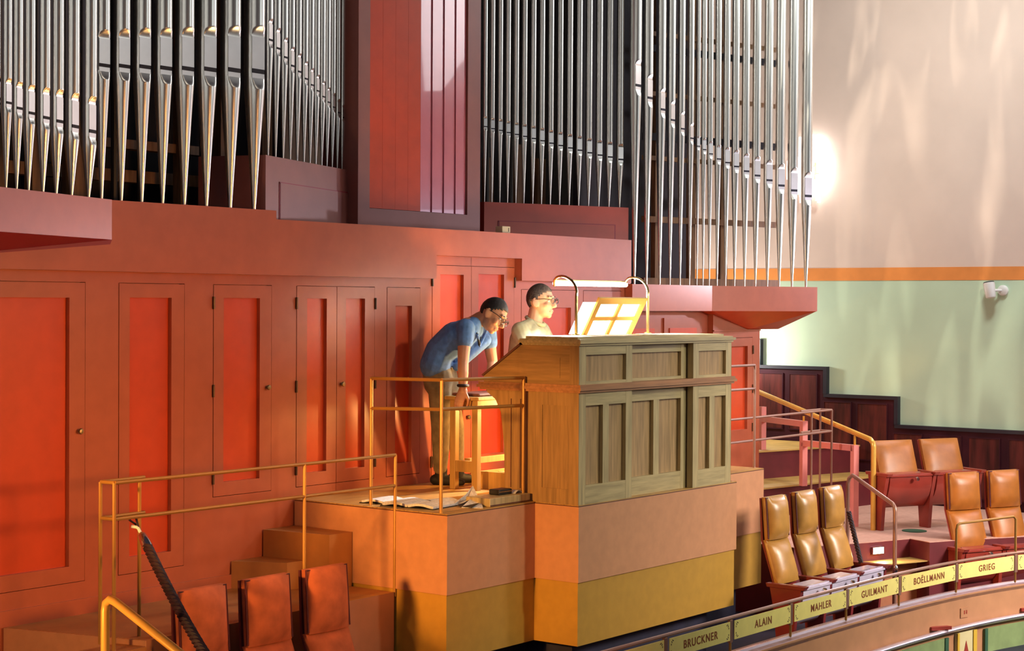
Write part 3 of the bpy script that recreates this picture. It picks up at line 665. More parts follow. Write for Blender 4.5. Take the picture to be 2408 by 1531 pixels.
# which side of the desk is the player's?
sgn = 1 if un.y > 0 else -1
def page(par, u0, u1, v0, v1, n):
    return MB().add([ba+ux*u+uz*v+un*n for u, v in ((u0, v0), (u1, v0), (u1, v1), (u0, v1))], [(0, 1, 2, 3)]).build('page', M['thin'], par)
s_a = thing('sheet_music', 'white pages of music resting on the tilted music desk', 'sheet music', (0, 0, 0))
page(s_a, .03, W_/2+.005, .012, H_-.028, sgn*.013)
page(s_a, W_/2+.008, W_-.012, .012, H_-.028, sgn*.013)
s_b = thing('sheet_music', 'white loose page standing out past the left side of the music desk', 'sheet music', (0, 0, 0))
page(s_b, -.13, .06, .008, H_*.84, sgn*.024)
lp = thing('console_lamp', 'bright linear lamp on two brass gooseneck arms above the music desk', 'lamp', (0, 0, 0))
Yl = 7.0
for bx, tx, nm in ((1355, 1304, 'l'), (1523, 1472, 'r')):
    b0_ = ony(bx, 780, Yl); p1 = ony(bx-1, 690, Yl); Ytip = 7.28
    e = ony(tx, 668, Ytip)
    zt = ony(bx-25, 649 if nm == 'l' else 652, 7.13).z
    pts = [(b0_.x, Yl, 1.09), (b0_.x, Yl, p1.z-.02)]
    for i in range(1, 13):
        a = pi*i/12*.82
        cy = (Yl+Ytip)/2; ry_ = (Ytip-Yl)/2
        pts.append((b0_.x+(e.x-b0_.x)*i/12, cy-ry_*cos(pi*i/12), p1.z-.02+(zt-p1.z+.02)*sin(a)/1+(0 if i < 12 else 0)))
    pts.append((e.x, Ytip, e.z))
    MB().tube(pts, [.010 if i > 1 else .011 for i in range(len(pts))], 8).build('gooseneck', M['brass'], lp, smooth=True)
    MB().lathe([(.0, 0), (.028, 0), (.028, .006), (.012, .012)], (b0_.x, Yl, 1.104), 14).build('foot_plate', M['brass'], lp, smooth=True)
    if nm == 'l': LA = e
    else: LB = e
LA = V((LA.x, 7.28, (LA.z+LB.z)/2)); LB = V((LB.x, 7.28, LA.z))
MB().tube([LA, LB], .017, 12).build('light_tube', M['lampglow'], lp, smooth=True)
MB().tube([LA+V((0, .004, .021)), LB+V((0, .004, .021))], .008, 8).build('reflector', M['brass'], lp, smooth=True)
area('console_lamp_light', tuple((LA+LB)/2+V((0, -.005, -.025))), tuple((LA+LB)/2+V((0, -.75, -1))), .9, .04, 150, (1, .95, .88))

# ---------------------------------------------------------------- things on the platform
bk = thing('kneeling_board', 'low oak plank box lying against the console side under a black case', 'box', (0, 0, 0))
MB().box(8.83, 9.265, 6.93, 7.13, 0, .055).build('body', M['oak'], bk, bevel=.004)
MB().box(8.835, 9.26, 6.926, 6.93, .004, .012).build('edge_strip', M['oakdark'], bk)
cs = thing('pencil_case', 'small black case lying on the oak plank box', 'case', (0, 0, 0))
MB().box(9.02, 9.16, 7.0, 7.09, .055, .092).build('body', M['black'], cs, bevel=.008)
MB().box(9.02, 9.16, 6.997, 7.0, .075, .078).build('zip', M['steel'], cs)
t_ = thing('note_slip', 'curled white slip of paper next to the black case', 'paper', (0, 0, 0))
m_ = MB(); nx = 8
for i in range(nx+1):
    u = i/nx
    m_.v += [(9.165+.085*u, 6.98, .057+.02*sin(pi*u)), (9.165+.085*u, 7.06, .057+.02*sin(pi*u))]
m_.f += [(2*i, 2*i+1, 2*i+3, 2*i+2) for i in range(nx)]
o = m_.build('slip', M['paper'], t_); o.modifiers.new('thick', 'SOLIDIFY').thickness = .002
def score(name, label, px, py, rz, w_, h_, th, z=0.0, cover=None):
    p = onz(px, py, z); t = thing(name, label, 'sheet music', p, rz, None)
    if cover: MB().box(-w_/2-.01, w_/2+.01, -h_/2-.01, h_/2+.01, 0, .006).build('cover', cover, t)
    b = .006 if cover else 0
    for s in (-1, 1):
        mb = MB(); n = 6
        for i in range(n+1):
            u = i/n; x = s*w_/2*u; zz = b+th*(.5+.9*sin(pi*min(1, u*1.05))*.6)
            mb.v += [(x, -h_/2, zz), (x, h_/2, zz)]
        mb.f += [(2*i, 2*i+1, 2*i+3, 2*i+2) for i in range(n)]
        o = mb.build('page', M['print'], t); so = o.modifiers.new('thick', 'SOLIDIFY'); so.thickness = th*.6; so.offset = -1
    return t
score('open_score', 'open printed score with a black cover behind the corner railing post', 925, 1182, RAD(100), .34, .25, .022, 0, M['black'])
score('open_score', 'open printed score at the very edge of the platform corner', 985, 1190, RAD(96), .40, .26, .026, 0, M['black'])
score('loose_score', 'flat printed pages between the corner post and the crumpled booklet', 1050, 1182, RAD(80), .30, .2, .02, 0)
cb = thing('crumpled_booklet', 'crumpled booklet standing up like a tent beside the oak plank box', 'booklet', (0, 0, 0))
def leaf(pts, m='print'):
    me = MB(); P_ = [onz(x, y, 0)+V((0, 0, z)) for x, y, z in pts]; me.add(P_, [tuple(range(len(P_)))])
    o = me.build('leaf', M[m], cb); s = o.modifiers.new('thick', 'SOLIDIFY'); s.thickness = .003; return o
leaf([(1062, 1190, .0), (1100, 1182, .012), (1112, 1180, .105), (1096, 1184, .06)])
leaf([(1100, 1186, .0), (1136, 1192, .0), (1128, 1186, .03), (1112, 1180, .105)])
leaf([(1075, 1192, .004), (1110, 1188, .04), (1128, 1190, .02), (1110, 1196, .006)], 'black')
leaf([(1085, 1194, .0), (1115, 1186, .055), (1132, 1190, .02), (1136, 1196, .0)])

# ---------------------------------------------------------------- name plate railing and gallery front
RP = [(6.6, 5.40), (7.2, 5.398), (7.80, 5.395), (8.52, 5.390), (9.256, 5.384), (10.015, 5.378), (10.775, 5.362), (11.543, 5.33), (12.356, 5.245), (13.11, 5.08), (13.85, 4.80), (14.5, 4.45), (15.1, 4.0)]
def cat(pts, n=6):
    out = []
    for i in range(len(pts)-1):
        p = [V(pts[max(0, i-1)]), V(pts[i]), V(pts[i+1]), V(pts[min(len(pts)-1, i+2)])]
        for k in range(n):
            t = k/n
            out.append(.5*((2*p[1])+(p[2]-p[0])*t+(2*p[0]-5*p[1]+4*p[2]-p[3])*t*t+(3*p[1]-p[0]-3*p[2]+p[3])*t**3))
    out.append(V(pts[-1])); return out
RC = cat(RP, 6)
def offs(d):
    out = []
    for i, p in enumerate(RC):
        a = RC[max(0, i-1)]; b = RC[min(len(RC)-1, i+1)]; t = (b-a).normalized(); out.append(p+V((t.y, -t.x))*d)
    return out
def sweep(prof, lo=0, hi=None):            # prof: (outward offset, z) section swept along the curve
    lines = [(offs(d), z) for d, z in prof]; n = len(RC) if hi is None else hi
    return MB().rings([[(L[i].x, L[i].y, z) for L, z in lines] for i in range(lo, n)])
gf = thing('gallery_front', 'curved tan gallery parapet with mauve ledge, lilac moulding and green panels', 'parapet', (0, 0, 0))
sweep([(-.06, -.84), (.06, -.84), (.06, -1.35), (-.06, -1.35)]).build('parapet_wall', M['parapet'], gf)
sweep([(-.09, -.866), (-.09, -.838), (-.03, -.834), (.045, -.836), (.06, -.85), (.06, -.872)]).build('ledge', M['ledge'], gf)
sweep([(-.035, -.836), (-.025, -.822), (-.005, -.822), (.005, -.836)]).build('ledge_bead', M['silverrail'], gf, smooth=True)
sweep([(.06, -1.085), (.085, -1.055), (.125, -1.05), (.14, -1.062), (.13, -1.082), (.06, -1.11)]).build('moulding', M['silverrail'], gf, smooth=50)
sweep([(.06, -1.10), (.09, -1.10), (.09, -1.95), (.06, -1.95)]).build('lower_front', M['parapet'], gf)
def facept(u, d):       # u: running index along RP
    i = int(u*6); f = u*6-i; L = offs(d); i = min(i, len(L)-2); p = L[i].lerp(L[i+1], f); t = (L[i+1]-L[i]).normalized(); return p, t
def strip(u0, u1, z0, z1, d, th, name, m, parent, n=6):
    mb = MB(); rg = []
    for k in range(n+1):
        u = u0+(u1-u0)*k/n; a, t = facept(u, d); b, _ = facept(u, d+th)
        rg.append([(a.x, a.y, z0), (b.x, b.y, z0), (b.x, b.y, z1), (a.x, a.y, z1)])
    return mb.rings(rg).build(name, m, parent)
# green panels with dark borders, one cream pilaster with pointed motif
def uof(px, py, z):
    P = onz(px, py, z); best = min(range(len(RC)), key=lambda i: (RC[i]-P.xy).length); return best/6
ua, ub, uc, ud, ue = uof(2020, 1531, -1.1), uof(2135, 1510, -1.12), uof(2165, 1500, -1.12), uof(2222, 1485, -1.12), uof(2252, 1478, -1.12)
ub, uc, ud, ue = 7.66, 7.80, 8.14, 8.30
strip(5.2, ub, -1.9, -1.12, .09, .012, 'green_panel', M['greenpanel'], gf, 14)
strip(ub-.06, ub, -1.9, -1.12, .095, .014, 'panel_border', M['greendark'], gf, 2)
strip(ue, 11.5, -1.9, -1.12, .09, .012, 'green_panel', M['greenpanel'], gf, 14)
strip(ue, ue+.05, -1.9, -1.12, .095, .014, 'panel_border', M['greendark'], gf, 2)
pi_ = strip(uc, ud, -1.9, -1.105, .09, .02, 'pilaster_panel', M['cream'], gf, 3)
strip(uc, uc+.035, -1.9, -1.105, .105, .012, 'gilt_edge', M['yellow'], pi_, 1)
strip(ud-.06, ud, -1.9, -1.105, .105, .012, 'gilt_edge', M['yellow'], pi_, 1)
pm, tm = facept((uc+ud)/2-.01, .112)
MB().add([(pm.x-tm.x*.055, pm.y-tm.y*.055, -1.32), (pm.x+tm.x*.055, pm.y+tm.y*.055, -1.32), (pm.x, pm.y, -1.17)], [(0, 1, 2)]).build('pointed_motif', M['dkred'], pi_)
for u in (7.52, 9.08):
    a, t = facept(u, .06); n_ = V((t.y, -t.x, 0))
    MB().obox((a.x+n_.x*.035, a.y+n_.y*.035, -1.035), V((t.x, t.y, 0))+n_*.5, n_, (0, 0, 1), .085, .02, .012).build('bracket', M['dkred'], gf)
a, t = facept(8.02, .062)
so_ = MB().obox((a.x, a.y, -.975), (t.x, t.y, 0), (t.y, -t.x, 0), (0, 0, 1), .052, .006, .036).build('socket', M['parapet'], gf)
for k in (-.006, .024): MB().obox((a.x+t.x*k+t.y*.006, a.y+t.y*k-t.x*.006, -.972), (t.x, t.y, 0), (t.y, -t.x, 0), (0, 0, 1), .006, .002, .014).build('socket_hole', M['dkred'], so_)
# rail with posts and enamel plates
nr = thing('plate_railing', 'curved bronze railing on the gallery ledge carrying composer name plates', 'railing', (0, 0, 0))
MB().tube([(p.x, p.y, -.600) for p in RC], .012, 8).build('top_rail', M['railr'], nr, smooth=True)
for i in range(1, len(RP)):
    x, y = RP[i]; a, t = facept(i, 0) if i < len(RP)-1 else (V(RP[i]), V((1, -.5)).normalized())
    MB().tube([(x, y, -.83), (x, y, -.60)], .0085, 8).build('post', M['rail'], nr, smooth=True)
    MB().obox((x, y, -.683), (t.x, t.y, 0), (t.y, -t.x, 0), (0, 0, 1), .017, .010, .07).build('post_sleeve', M['railr'], nr, bevel=.003)
hx0, hx1 = V(RP[8]), V(RP[9]); hdv = (hx1-hx0)
MB().tube([(hx0.x, hx0.y, -.60), (hx0.x, hx0.y, -.36), (hx0.x+hdv.x*.02, hx0.y+hdv.y*.02, -.325), (hx0.x+hdv.x*.06, hx0.y+hdv.y*.06, -.315), (hx0.x+hdv.x*.96, hx0.y+hdv.y*.96, -.315), (hx1.x, hx1.y, -.335), (hx1.x, hx1.y, -.60)], .010, 8).build('raised_hoop', M['rail'], nr, smooth=True)
NAMES = ['', '', '', 'BRUCKNER', 'ALAIN', 'MAHLER', 'GUILMANT', 'BOËLLMANN', 'GRIEG', '', '']
for i, nm in enumerate(NAMES):
    if i < 1: continue
    a = V(RP[i]); b = V(RP[i+1]); t = (b-a).normalized(); n_ = V((t.y, -t.x)); c = (a+b)/2
    mid, _ = facept(i+.5, 0); L = (b-a).length-.052
    if nm: lab = 'pale yellow name plate reading %s on the gallery railing' % nm
    elif i == 2: lab = 'pale yellow name plate cut off at the bottom edge left of BRUCKNER'
    elif i == 1: lab = 'pale yellow name plate below the picture edge, second left of BRUCKNER'
    elif i == 9: lab = 'pale yellow name plate cut off at the right edge past GRIEG'
    else: lab = 'pale yellow name plate outside the picture, second past GRIEG'
    t0 = thing('name_plate', lab, 'name plate', (mid.x+n_.x*.014, mid.y+n_.y*.014, -.678), math.atan2(t.y, t.x), 'name plates on the gallery railing')
    MB().box(-L/2, L/2, -.003, .003, -.058, .058).build('plate', M['plate'], t0, bevel=.001)
    if nm:
        cu = bpy.data.curves.new('lettering', 'FONT'); cu.body = nm; cu.size = .068; cu.align_x = 'CENTER'; cu.align_y = 'CENTER'; cu.extrude = .0006; cu.space_character = 1.16
        cu.offset = .0010
        o = bpy.data.objects.new('lettering', cu); C.objects.link(o)
        bpy.context.view_layer.update()
        me = bpy.data.meshes.new_from_object(o.evaluated_get(bpy.context.evaluated_depsgraph_get())); bpy.data.objects.remove(o)
        me.materials.clear(); me.materials.append(M['letter']); o = bpy.data.objects.new('lettering', me); C.objects.link(o); o.parent = t0
        o.location = (0, -.0042, -.002); o.rotation_euler = (RAD(90), 0, 0)
    om = MB()
    for sx in (-1, 1):
        for sz in (-1, 1):
            cx_, cz_ = sx*(L/2-.02), sz*.030
            for k, (du, dv, ang, ln) in enumerate([(-.016, .012, .5, .015), (-.004, .004, 1.1, .012), (.002, -.010, 1.5, .010)]):
                ux_, uz_ = cos(ang), sin(ang)*sz
                om.obox((cx_+sx*du, -.0036, cz_+sz*dv), (sx*ux_, 0, uz_), (0, 1, 0), (-uz_, 0, sx*ux_), ln/2, .0006, .0026)
    tag(om.build('ornament', M['orn'], t0), kind='stuff')

# ---------------------------------------------------------------- theatre seats
def cushion(name, w_, z0, z1, y0, y1, th, m, parent, bulge=.028, top_drop=.0):
    nx, nz = 10, 6; mb = MB(); F_, B_ = [], []
    for j in range(nz+1):
        v = j/nz; z = z0+(z1-z0)*v; y = y0+(y1-y0)*v
        for i in range(nx+1):
            u = i/nx*2-1
            e = (1-abs(u)**6)*(1-abs(2*v-1)**8)
            x = u*w_/2*(1-.0*v)
            F_.append((x, y-th*.45*e-bulge*(1-u*u)*(1 if v < .95 else .7)*(.6+.4*sin(pi*v)), z)); B_.append((x, y+th*.5, z))
    n = nx+1; vs_ = F_+B_; o = len(F_); fs = []
    for j in range(nz):
        for i in range(nx):
            a = j*n+i; fs += [(a, a+1, a+n+1, a+n), (o+a, o+a+n, o+a+n+1, o+a+1)]
    for i in range(nx): fs += [(i, o+i, o+i+1, i+1), (nz*n+i, nz*n+i+1, o+nz*n+i+1, o+nz*n+i)]
    for j in range(nz): fs += [(j*n, (j+1)*n, o+(j+1)*n, o+j*n), (j*n+nx, o+j*n+nx, o+(j+1)*n+nx, (j+1)*n+nx)]
    return mb.add(vs_, fs).build(name, m, parent, smooth=55)
def seat(label, group, x, y, z, rz, w_, kind, mleather, mwood, last=False, seatmat=None, arm=.55, sy=.0, seam=.30):
    t = thing('theatre_seat', label, 'seat', (x, y, z), rz, group); h = w_/2
    cw = w_-(.15 if sy else .10)
    if kind == 'tall':
        cushion('lower_cushion', cw, arm-.02, arm+seam, .02+sy, .125+sy, .06, mleather, t)
        cushion('upper_cushion', cw-.02, arm+seam, arm+.62, .108+sy, .135+sy, .075, mleather, t)
        bp = MB(); bp.ext([(a_+sy, b_) for a_, b_ in [(.04, arm-.2), (.062, arm-.02), (.168, arm+seam), (.184, arm+.615), (.172, arm+.615), (.152, arm+seam), (.05, arm-.02), (.03, arm-.2)]], -cw/2-.006, cw/2+.006, lambda u, v, q: (q, u, v))
        bp.build('back_shell', mwood, t)
        pp = [(-cw/2+.004, .11+sy, arm+seam+.01), (-cw/2+.008, .135+sy, arm+.615), (cw/2-.008, .135+sy, arm+.615), (cw/2-.004, .11+sy, arm+seam+.01)]
        MB().tube(pp, .007, 6).build('piping', M['piping'], t, smooth=True)
    else:
        cushion('upper_cushion', cw, arm-.10, arm+.27, .03, .15, .06, mleather, t, bulge=.015)
        MB().ext([(.06, arm-.2), (.19, arm+.265), (.175, arm+.265), (.045, arm-.2)], -cw/2-.006, cw/2+.006, lambda u, v, q: (q, u, v)).build('back_shell', mwood, t)
    # folded seat
    prof = []
    for i in range(9):
        a = i/8; prof.append((-.10-.035*sin(pi*(.15+.5*a))*1.0+.13*a*a, arm-.01-.31*a))
    prof2 = [(u+.03, v) for u, v in prof[::-1]]
    n_ = 9; pf_ = prof+prof2; mb = MB(); k = len(pf_); sx = h-.03
    mb.add([(-sx, u, v) for u, v in pf_]+[(sx, u, v) for u, v in pf_], [(i, (i+1) % k, k+(i+1) % k, k+i) for i in range(k)]+[tuple(range(k)), tuple(range(2*k-1, k-1, -1))])
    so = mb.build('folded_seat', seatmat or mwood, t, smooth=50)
    MB().add([(-sx, -.135, arm-.02), (sx, -.135, arm-.02), (sx*.75, .0, arm-.005), (-sx*.75, .0, arm-.005), (-sx, -.135, arm-.035), (sx, -.135, arm-.035), (sx*.75, .0, arm-.02), (-sx*.75, .0, arm-.02)],
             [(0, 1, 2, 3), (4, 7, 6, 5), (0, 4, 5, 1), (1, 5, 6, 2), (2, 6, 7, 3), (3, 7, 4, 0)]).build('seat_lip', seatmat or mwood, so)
    b_ = MB().lathe([(.001, .024), (.017, .022), (.020, .010), (.017, 0)], seg=12).build('number_stud', M['steel'], t, smooth=True)
    b_.location = (.03, -.158, arm-.055); b_.rotation_euler = (RAD(90), 0, 0)
    for sx_ in ((-1, 1) if last else (-1,)):
        xx = sx_*h
        MB().ext([(-.13, arm-.02), (.14, arm-.02), (.10, arm-.22), (.07, 0), (-.05, 0), (-.08, arm-.22)], xx-.018, xx+.018, lambda u, v, q: (q, u, v)).build('side_panel', mwood, t)
        MB().ext([(-.17, arm), (.17, arm), (.16, arm-.03), (-.15, arm-.03)], xx-.028, xx+.028, lambda u, v, q: (q, u, v)).build('armrest', mwood, t, bevel=.004)
    return t
G1 = 'tan leather seats by the platform'
for i, (px, py) in enumerate(((1888, 1366), (1958, 1349), (2024, 1332))):
    P = onz(px, py, -.82)
    seat('tall tan seat, %s of three right of ochre platform' % ('left one', 'middle one', 'right one by the rope')[i], G1, 11.66+.463*i, 6.16, FL, RAD(-1.5), .463, 'tall', M['leather'], M['maroon'], i == 2, M['glare_lid'], sy=.10)
G2 = 'rust velour seats below the stairs'
for i in range(3):
    xx = [6.57, 7.07, 7.56][i]
    seat('rust velour seat with dark piping, %s of three below the little stairs' % ('left one', 'middle one', 'right one')[i], G2, xx, 7.04, FL, 0, .465, 'tall', M['velvet'], M['piping'], i == 2, None, .42, .0, .24)
G3 = 'low orange seats against the panelled wall'
pL = V((14.36, 6.74, -.70)); dr_ = V((cos(RAD(-27)), sin(RAD(-27)), 0))
for i in range(2):
    p = pL+dr_*(.26+.53*i)+V((.03, .10, 0))
    seat('low orange folding seat before dark wall panels, %s of the pair' % ('left one', 'right one')[i], G3, p.x, p.y, -.70, RAD(-27), .53, 'low', M['leather2'], M['redwood'], i == 1, arm=.52)
G4 = 'tall orange seats at the right edge'
pL = onz(2240, 1289, -.75); dr_ = V((cos(RAD(-24)), sin(RAD(-24)), 0))
for i in range(2):
    p = pL+dr_*(.31+.47*i)+V((0, .05, 0))
    seat('tall orange leather seat behind the GRIEG plate' if i == 0 else 'tall orange leather seat cut off at the right edge', G4, p.x, p.y, FL, RAD(-24), .47, 'tall', M['leather2'], M['redwood'], i == 1)

# ---------------------------------------------------------------- ropes
def twist_rope(name, label, pts, r, hook=True):
    t = thing(name, label, 'rope', (0, 0, 0))
    P_ = cat([tuple(p) for p in pts], 10) if False else None
    pts = [V(p) for p in pts]; dense = []
    for i in range(len(pts)-1):
        for k in range(24): dense.append(pts[i].lerp(pts[i+1], k/24))
    dense.append(pts[-1])
    for s in range(3):
        q = []
        L = 0
        for i, p in enumerate(dense):
            if i: L += (p-dense[i-1]).length
            d_ = (dense[min(i+1, len(dense)-1)]-dense[max(i-1, 0)]).normalized(); e1 = d_.cross(V((0, 0, 1))).normalized(); e2 = e1.cross(d_)
            a = L/(r*5.2)*2*pi+s*2*pi/3; q.append(p+e1*(r*.55*cos(a))+e2*(r*.55*sin(a)))
        MB().tube(q, r*.58, 6).build('strand', M['rope'], t, smooth=True)
    return t
ra, rb = dep(346, 1284, 9.34), dep(486, 1545, 8.2)
def sag(a, b, s, n=14): return [a.lerp(b, i/n)-V((0, 0, s*4*(i/n)*(1-i/n))) for i in range(n+1)]
rp = twist_rope('barrier_rope', 'thick twisted maroon barrier rope hooked to the ochre railing on the left', sag(ra, rb, .02, 8), .025)
hk = dep(320, 1219, 9.44); ch = dep(335, 1262, 9.38)
dv = (ra-ch).normalized()
MB().tube([ch-dv*.03, ch-dv*.012, ch+dv*.05, ra+dv*.012], [.008, .022, .028, .028], 12).build('ferrule', M['steel'], rp, smooth=True)
MB().tube([ch-dv*.03, ch-dv*.06, dep(322, 1240, 9.42), dep(309, 1238, 9.42)], .009, 8).build('snap_hook', M['white'], rp, smooth=True)
e_ = V((6.20, 7.31, .152)); 
MB().tube([dep(325, 1240, 9.42), dep(322, 1226, 9.43), hk, hk+V((-.012, .012, .012)), hk+V((-.02, .03, -.01)), dep(318, 1232, 9.46), dep(324, 1240, 9.42)], .006, 8).build('loop', M['rope'], rp, smooth=True)
ra, rb = dep(1996, 1205, 13.55), dep(2024, 1322, 13.15)
twist_rope('barrier_rope', 'dark twisted rope hanging beside the right one of the tan seats', sag(ra, rb, .0, 6), .018)

# ---------------------------------------------------------------- wall lamp and spotlight
P = onx(1912, 400, XR)
sc = thing('wall_sconce', 'glaring crystal wall lamp half hidden behind the right organ pipes', 'lamp', (P.x, P.y, P.z))
MB().lathe([(.001, 0), (.12, 0), (.12, .02), (.05, .04)], seg=20).build('wall_plate', M['brass'], sc, smooth=True).rotation_euler = (0, RAD(-90), 0)
cr = MB(); rnd = random.Random(3)
for i in range(90):
    a = rnd.uniform(-1, 1); b = rnd.uniform(-1, 1)
    if a*a+b*b > 1: continue
    dpt = .05+.12*math.sqrt(max(0, 1-a*a-b*b)); hh = .05+.05*rnd.random()
    cr.obox((-dpt, a*.26, b*.30), (1, 0, 0), (0, 1, 0), (0, 0, 1), .012, .013, hh)
cr.build('crystal_drops', M['crystal'], sc)
point('sconce_bulb', (P.x-.34, P.y, P.z), 4, (1, .86, .74), .12)
P = onx(2360, 683, XR)
sp_ = thing('spotlight', 'white cylindrical wall spotlight under the orange band', 'lamp', (P.x, P.y, P.z))
MB().lathe([(.001, 0), (.052, 0), (.052, .03), (.03, .045)], seg=20).build('mount', M['white'], sp_, smooth=True).rotation_euler = (0, RAD(-90), 0)
hd_ = V((-.02, .02, 1)).normalized(); c0 = V((-.11, .085, -.075)); ax_ = V((.1, .20, 1)).normalized()
MB().tube([c0, c0+ax_*.012, c0+ax_*.15], [.042, .05, .057], 18).build('head', M['white'], sp_, smooth=True)
MB().tube([c0+ax_*.15, c0+ax_*.160], [.052, .052], 18).build('lens_ring', M['black'], sp_, smooth=True)
MB().tube([(-.03, .0, 0), (-.10, .07, 0)], .014, 8).build('arm', M['white'], sp_, smooth=True)

# ---------------------------------------------------------------- people
def remeshed(mb, name, m, parent=None, vox=.006, smooth=4):
    """one continuous skin over overlapping limbs"""
    o = mb.build(name, m, None)
    r = o.modifiers.new('r', 'REMESH'); r.mode = 'VOXEL'; r.voxel_size = vox
    sm = o.modifiers.new('s', 'SMOOTH'); sm.factor = .5; sm.iterations = smooth
    bpy.context.view_layer.update()
    me = bpy.data.meshes.new_from_object(o.evaluated_get(bpy.context.evaluated_depsgraph_get()))
    bpy.data.objects.remove(o); me.name = name
    me.materials.clear(); me.materials.append(m)
    for p in me.polygons: p.use_smooth = True
    n = bpy.data.objects.new(name, me); C.objects.link(n)
    if parent is not None: n.parent = parent
    return n
def limb(mb, pts, seg=12):
    for (p, r), (q, t) in zip(pts[:-1], pts[1:]): mb.cap(p, r, q, t, seg)
def head_parts(mb, c, f, u, s, k=1.0):
    """adds a head to mb; c cranium centre, f forward, u up, s the person's left"""
    L = lambda a, b, d=0: c+f*(a*k)+u*(b*k)+s*(d*k)
    mb.ell(L(-.008, .012), f*.098*k, s*.076*k, u*.100*k, 20, 14)
    mb.ell(L(.018, -.035), f*.076*k, s*.066*k, u*.080*k, 18, 12)
    mb.ell(L(.030, -.080), f*.060*k, s*.055*k, u*.046*k, 16, 10)
    mb.ell(L(.070, -.108), f*.022*k, s*.024*k, u*.020*k, 12, 8)
    mb.cap(L(.090, .012), .010*k, L(.116, -.036), .0135*k); mb.ell(L(.104, -.042), f*.014*k, s*.019*k, u*.011*k, 10, 8)
    mb.cap(L(.080, .026, .040), .012*k, L(.088, .026, -.012), .011*k); mb.cap(L(.080, .026, -.040), .012*k, L(.088, .026, .012), .011*k)
    for d in (-1, 1):
        mb.ell(L(.060, -.035, d*.044), f*.026*k, s*.020*k, u*.024*k, 12, 8)
        mb.ell(L(-.006, -.020, d*.081), f*.024*k+s*(-.010*d*k), s*.010*k, u*.037*k-f*.007*k, 12, 10)
    mb.ell(L(.090, -.072), f*.012*k, s*.026*k, u*.008*k, 12, 8); mb.ell(L(.087, -.086), f*.012*k, s*.022*k, u*.009*k, 12, 8)
def head_extras(par, c, f, u, s, hairm, k=1.0, hl=(.060, .10, -.075)):
    L = lambda a, b, d=0: c+f*(a*k)+u*(b*k)+s*(d*k)
    # hair cap: the crown ellipsoid above a line from forehead to nape
    mb = MB(); R = []; cc = L(-.010, .015); A, B, Cc = f*.1005*k, s*.0785*k, u*.1040*k
    seg, rg = 36, 24
    pts = []
    for i in range(rg+1):
        t = pi*i/rg
        for j in range(seg):
            a = 2*pi*j/seg; jit = 1+.014*sin(a*11+i*2.1)*sin(i*1.7+a*7)
            pts.append((cc+(A*cos(a)+B*sin(a))*(sin(t)*jit)+Cc*(cos(t)*jit), cos(a)*sin(t), cos(t), sin(a)*sin(t)))
    keep = []
    for p, fa, ub, sd in pts:
        nodes = [(-1, -.74), (-.36, -.70), (-.30, -.22), (-.05, -.16), (0, -.36), (.22, -.30), (.30, .02), (.55, .30), (.80, .44), (1.01, .44)]
        line = -.74
        for (a0, l0), (a1, l1) in zip(nodes[:-1], nodes[1:]):
            if a0 <= fa <= a1: line = l0+(l1-l0)*(fa-a0)/(a1-a0)
        if abs(sd) < .55 and fa < .1: line = -.74
        line += .018*sin(sd*23+fa*17)+.012*sin(sd*41+ub*13)
        keep.append(ub > line)
    idx = {}; vs_ = []
    for n_, kp in enumerate(keep):
        if kp: idx[n_] = len(vs_); vs_.append(pts[n_][0])
    fs = []
    for i in range(rg):
        for j in range(seg):
            q = (i*seg+j, i*seg+(j+1) % seg, (i+1)*seg+(j+1) % seg, (i+1)*seg+j)
            if all(x in idx for x in q): fs.append(tuple(idx[x] for x in q))
    h = mb.add(vs_, fs).build('hair', hairm, par, smooth=80)
    so = h.modifiers.new('thick', 'SOLIDIFY'); so.thickness = .007*k; so.offset = -.2
    # eyes, brows, lips, glasses
    e = MB()
    for d in (-1, 1): e.ell(L(.078, -.002, d*.032), f*.013*k, s*.014*k, u*.009*k, 10, 8)
    e.build('eyes', M['eye'], par, smooth=True)
    e = MB()
    for d in (-1, 1): e.ell(L(.0885, -.002, d*.032), f*.0035*k, s*.006*k, u*.006*k, 8, 6)
    e.build('pupils', M['hairb'], par, smooth=True)
    b = MB()
    for d in (-1, 1): b.tube([L(.090, .026, d*.014), L(.0945, .030, d*.030), L(.080, .026, d*.050)], .0045*k, 6)
    b.build('eyebrows', hairm, par, smooth=True)
    MB().tube([L(.084, -.078, .024), L(.101, -.078, 0), L(.084, -.078, -.024)], .0045*k, 6).build('mouth', M['lips'], par, smooth=True)
    g = MB()
    for d in (-1, 1):
        cx_ = d*.034
        g.tube([L(.112-.012*abs(sin(2*pi*i/14))*0, .0+.021*sin(2*pi*i/14), cx_+.026*cos(2*pi*i/14)) for i in range(14)], .0032*k, 6, closed=True)
        g.tube([L(.108, .008, d*.061), L(.06, .010, d*.079), L(-.008, .004, d*.084), L(-.03, -.012, d*.082)], .003*k, 6)
    g.tube([L(.112, .004, -.009), L(.115, .007, 0), L(.112, .004, .009)], .003*k, 6)
    g.build('glasses', M['glass'], par, smooth=True)
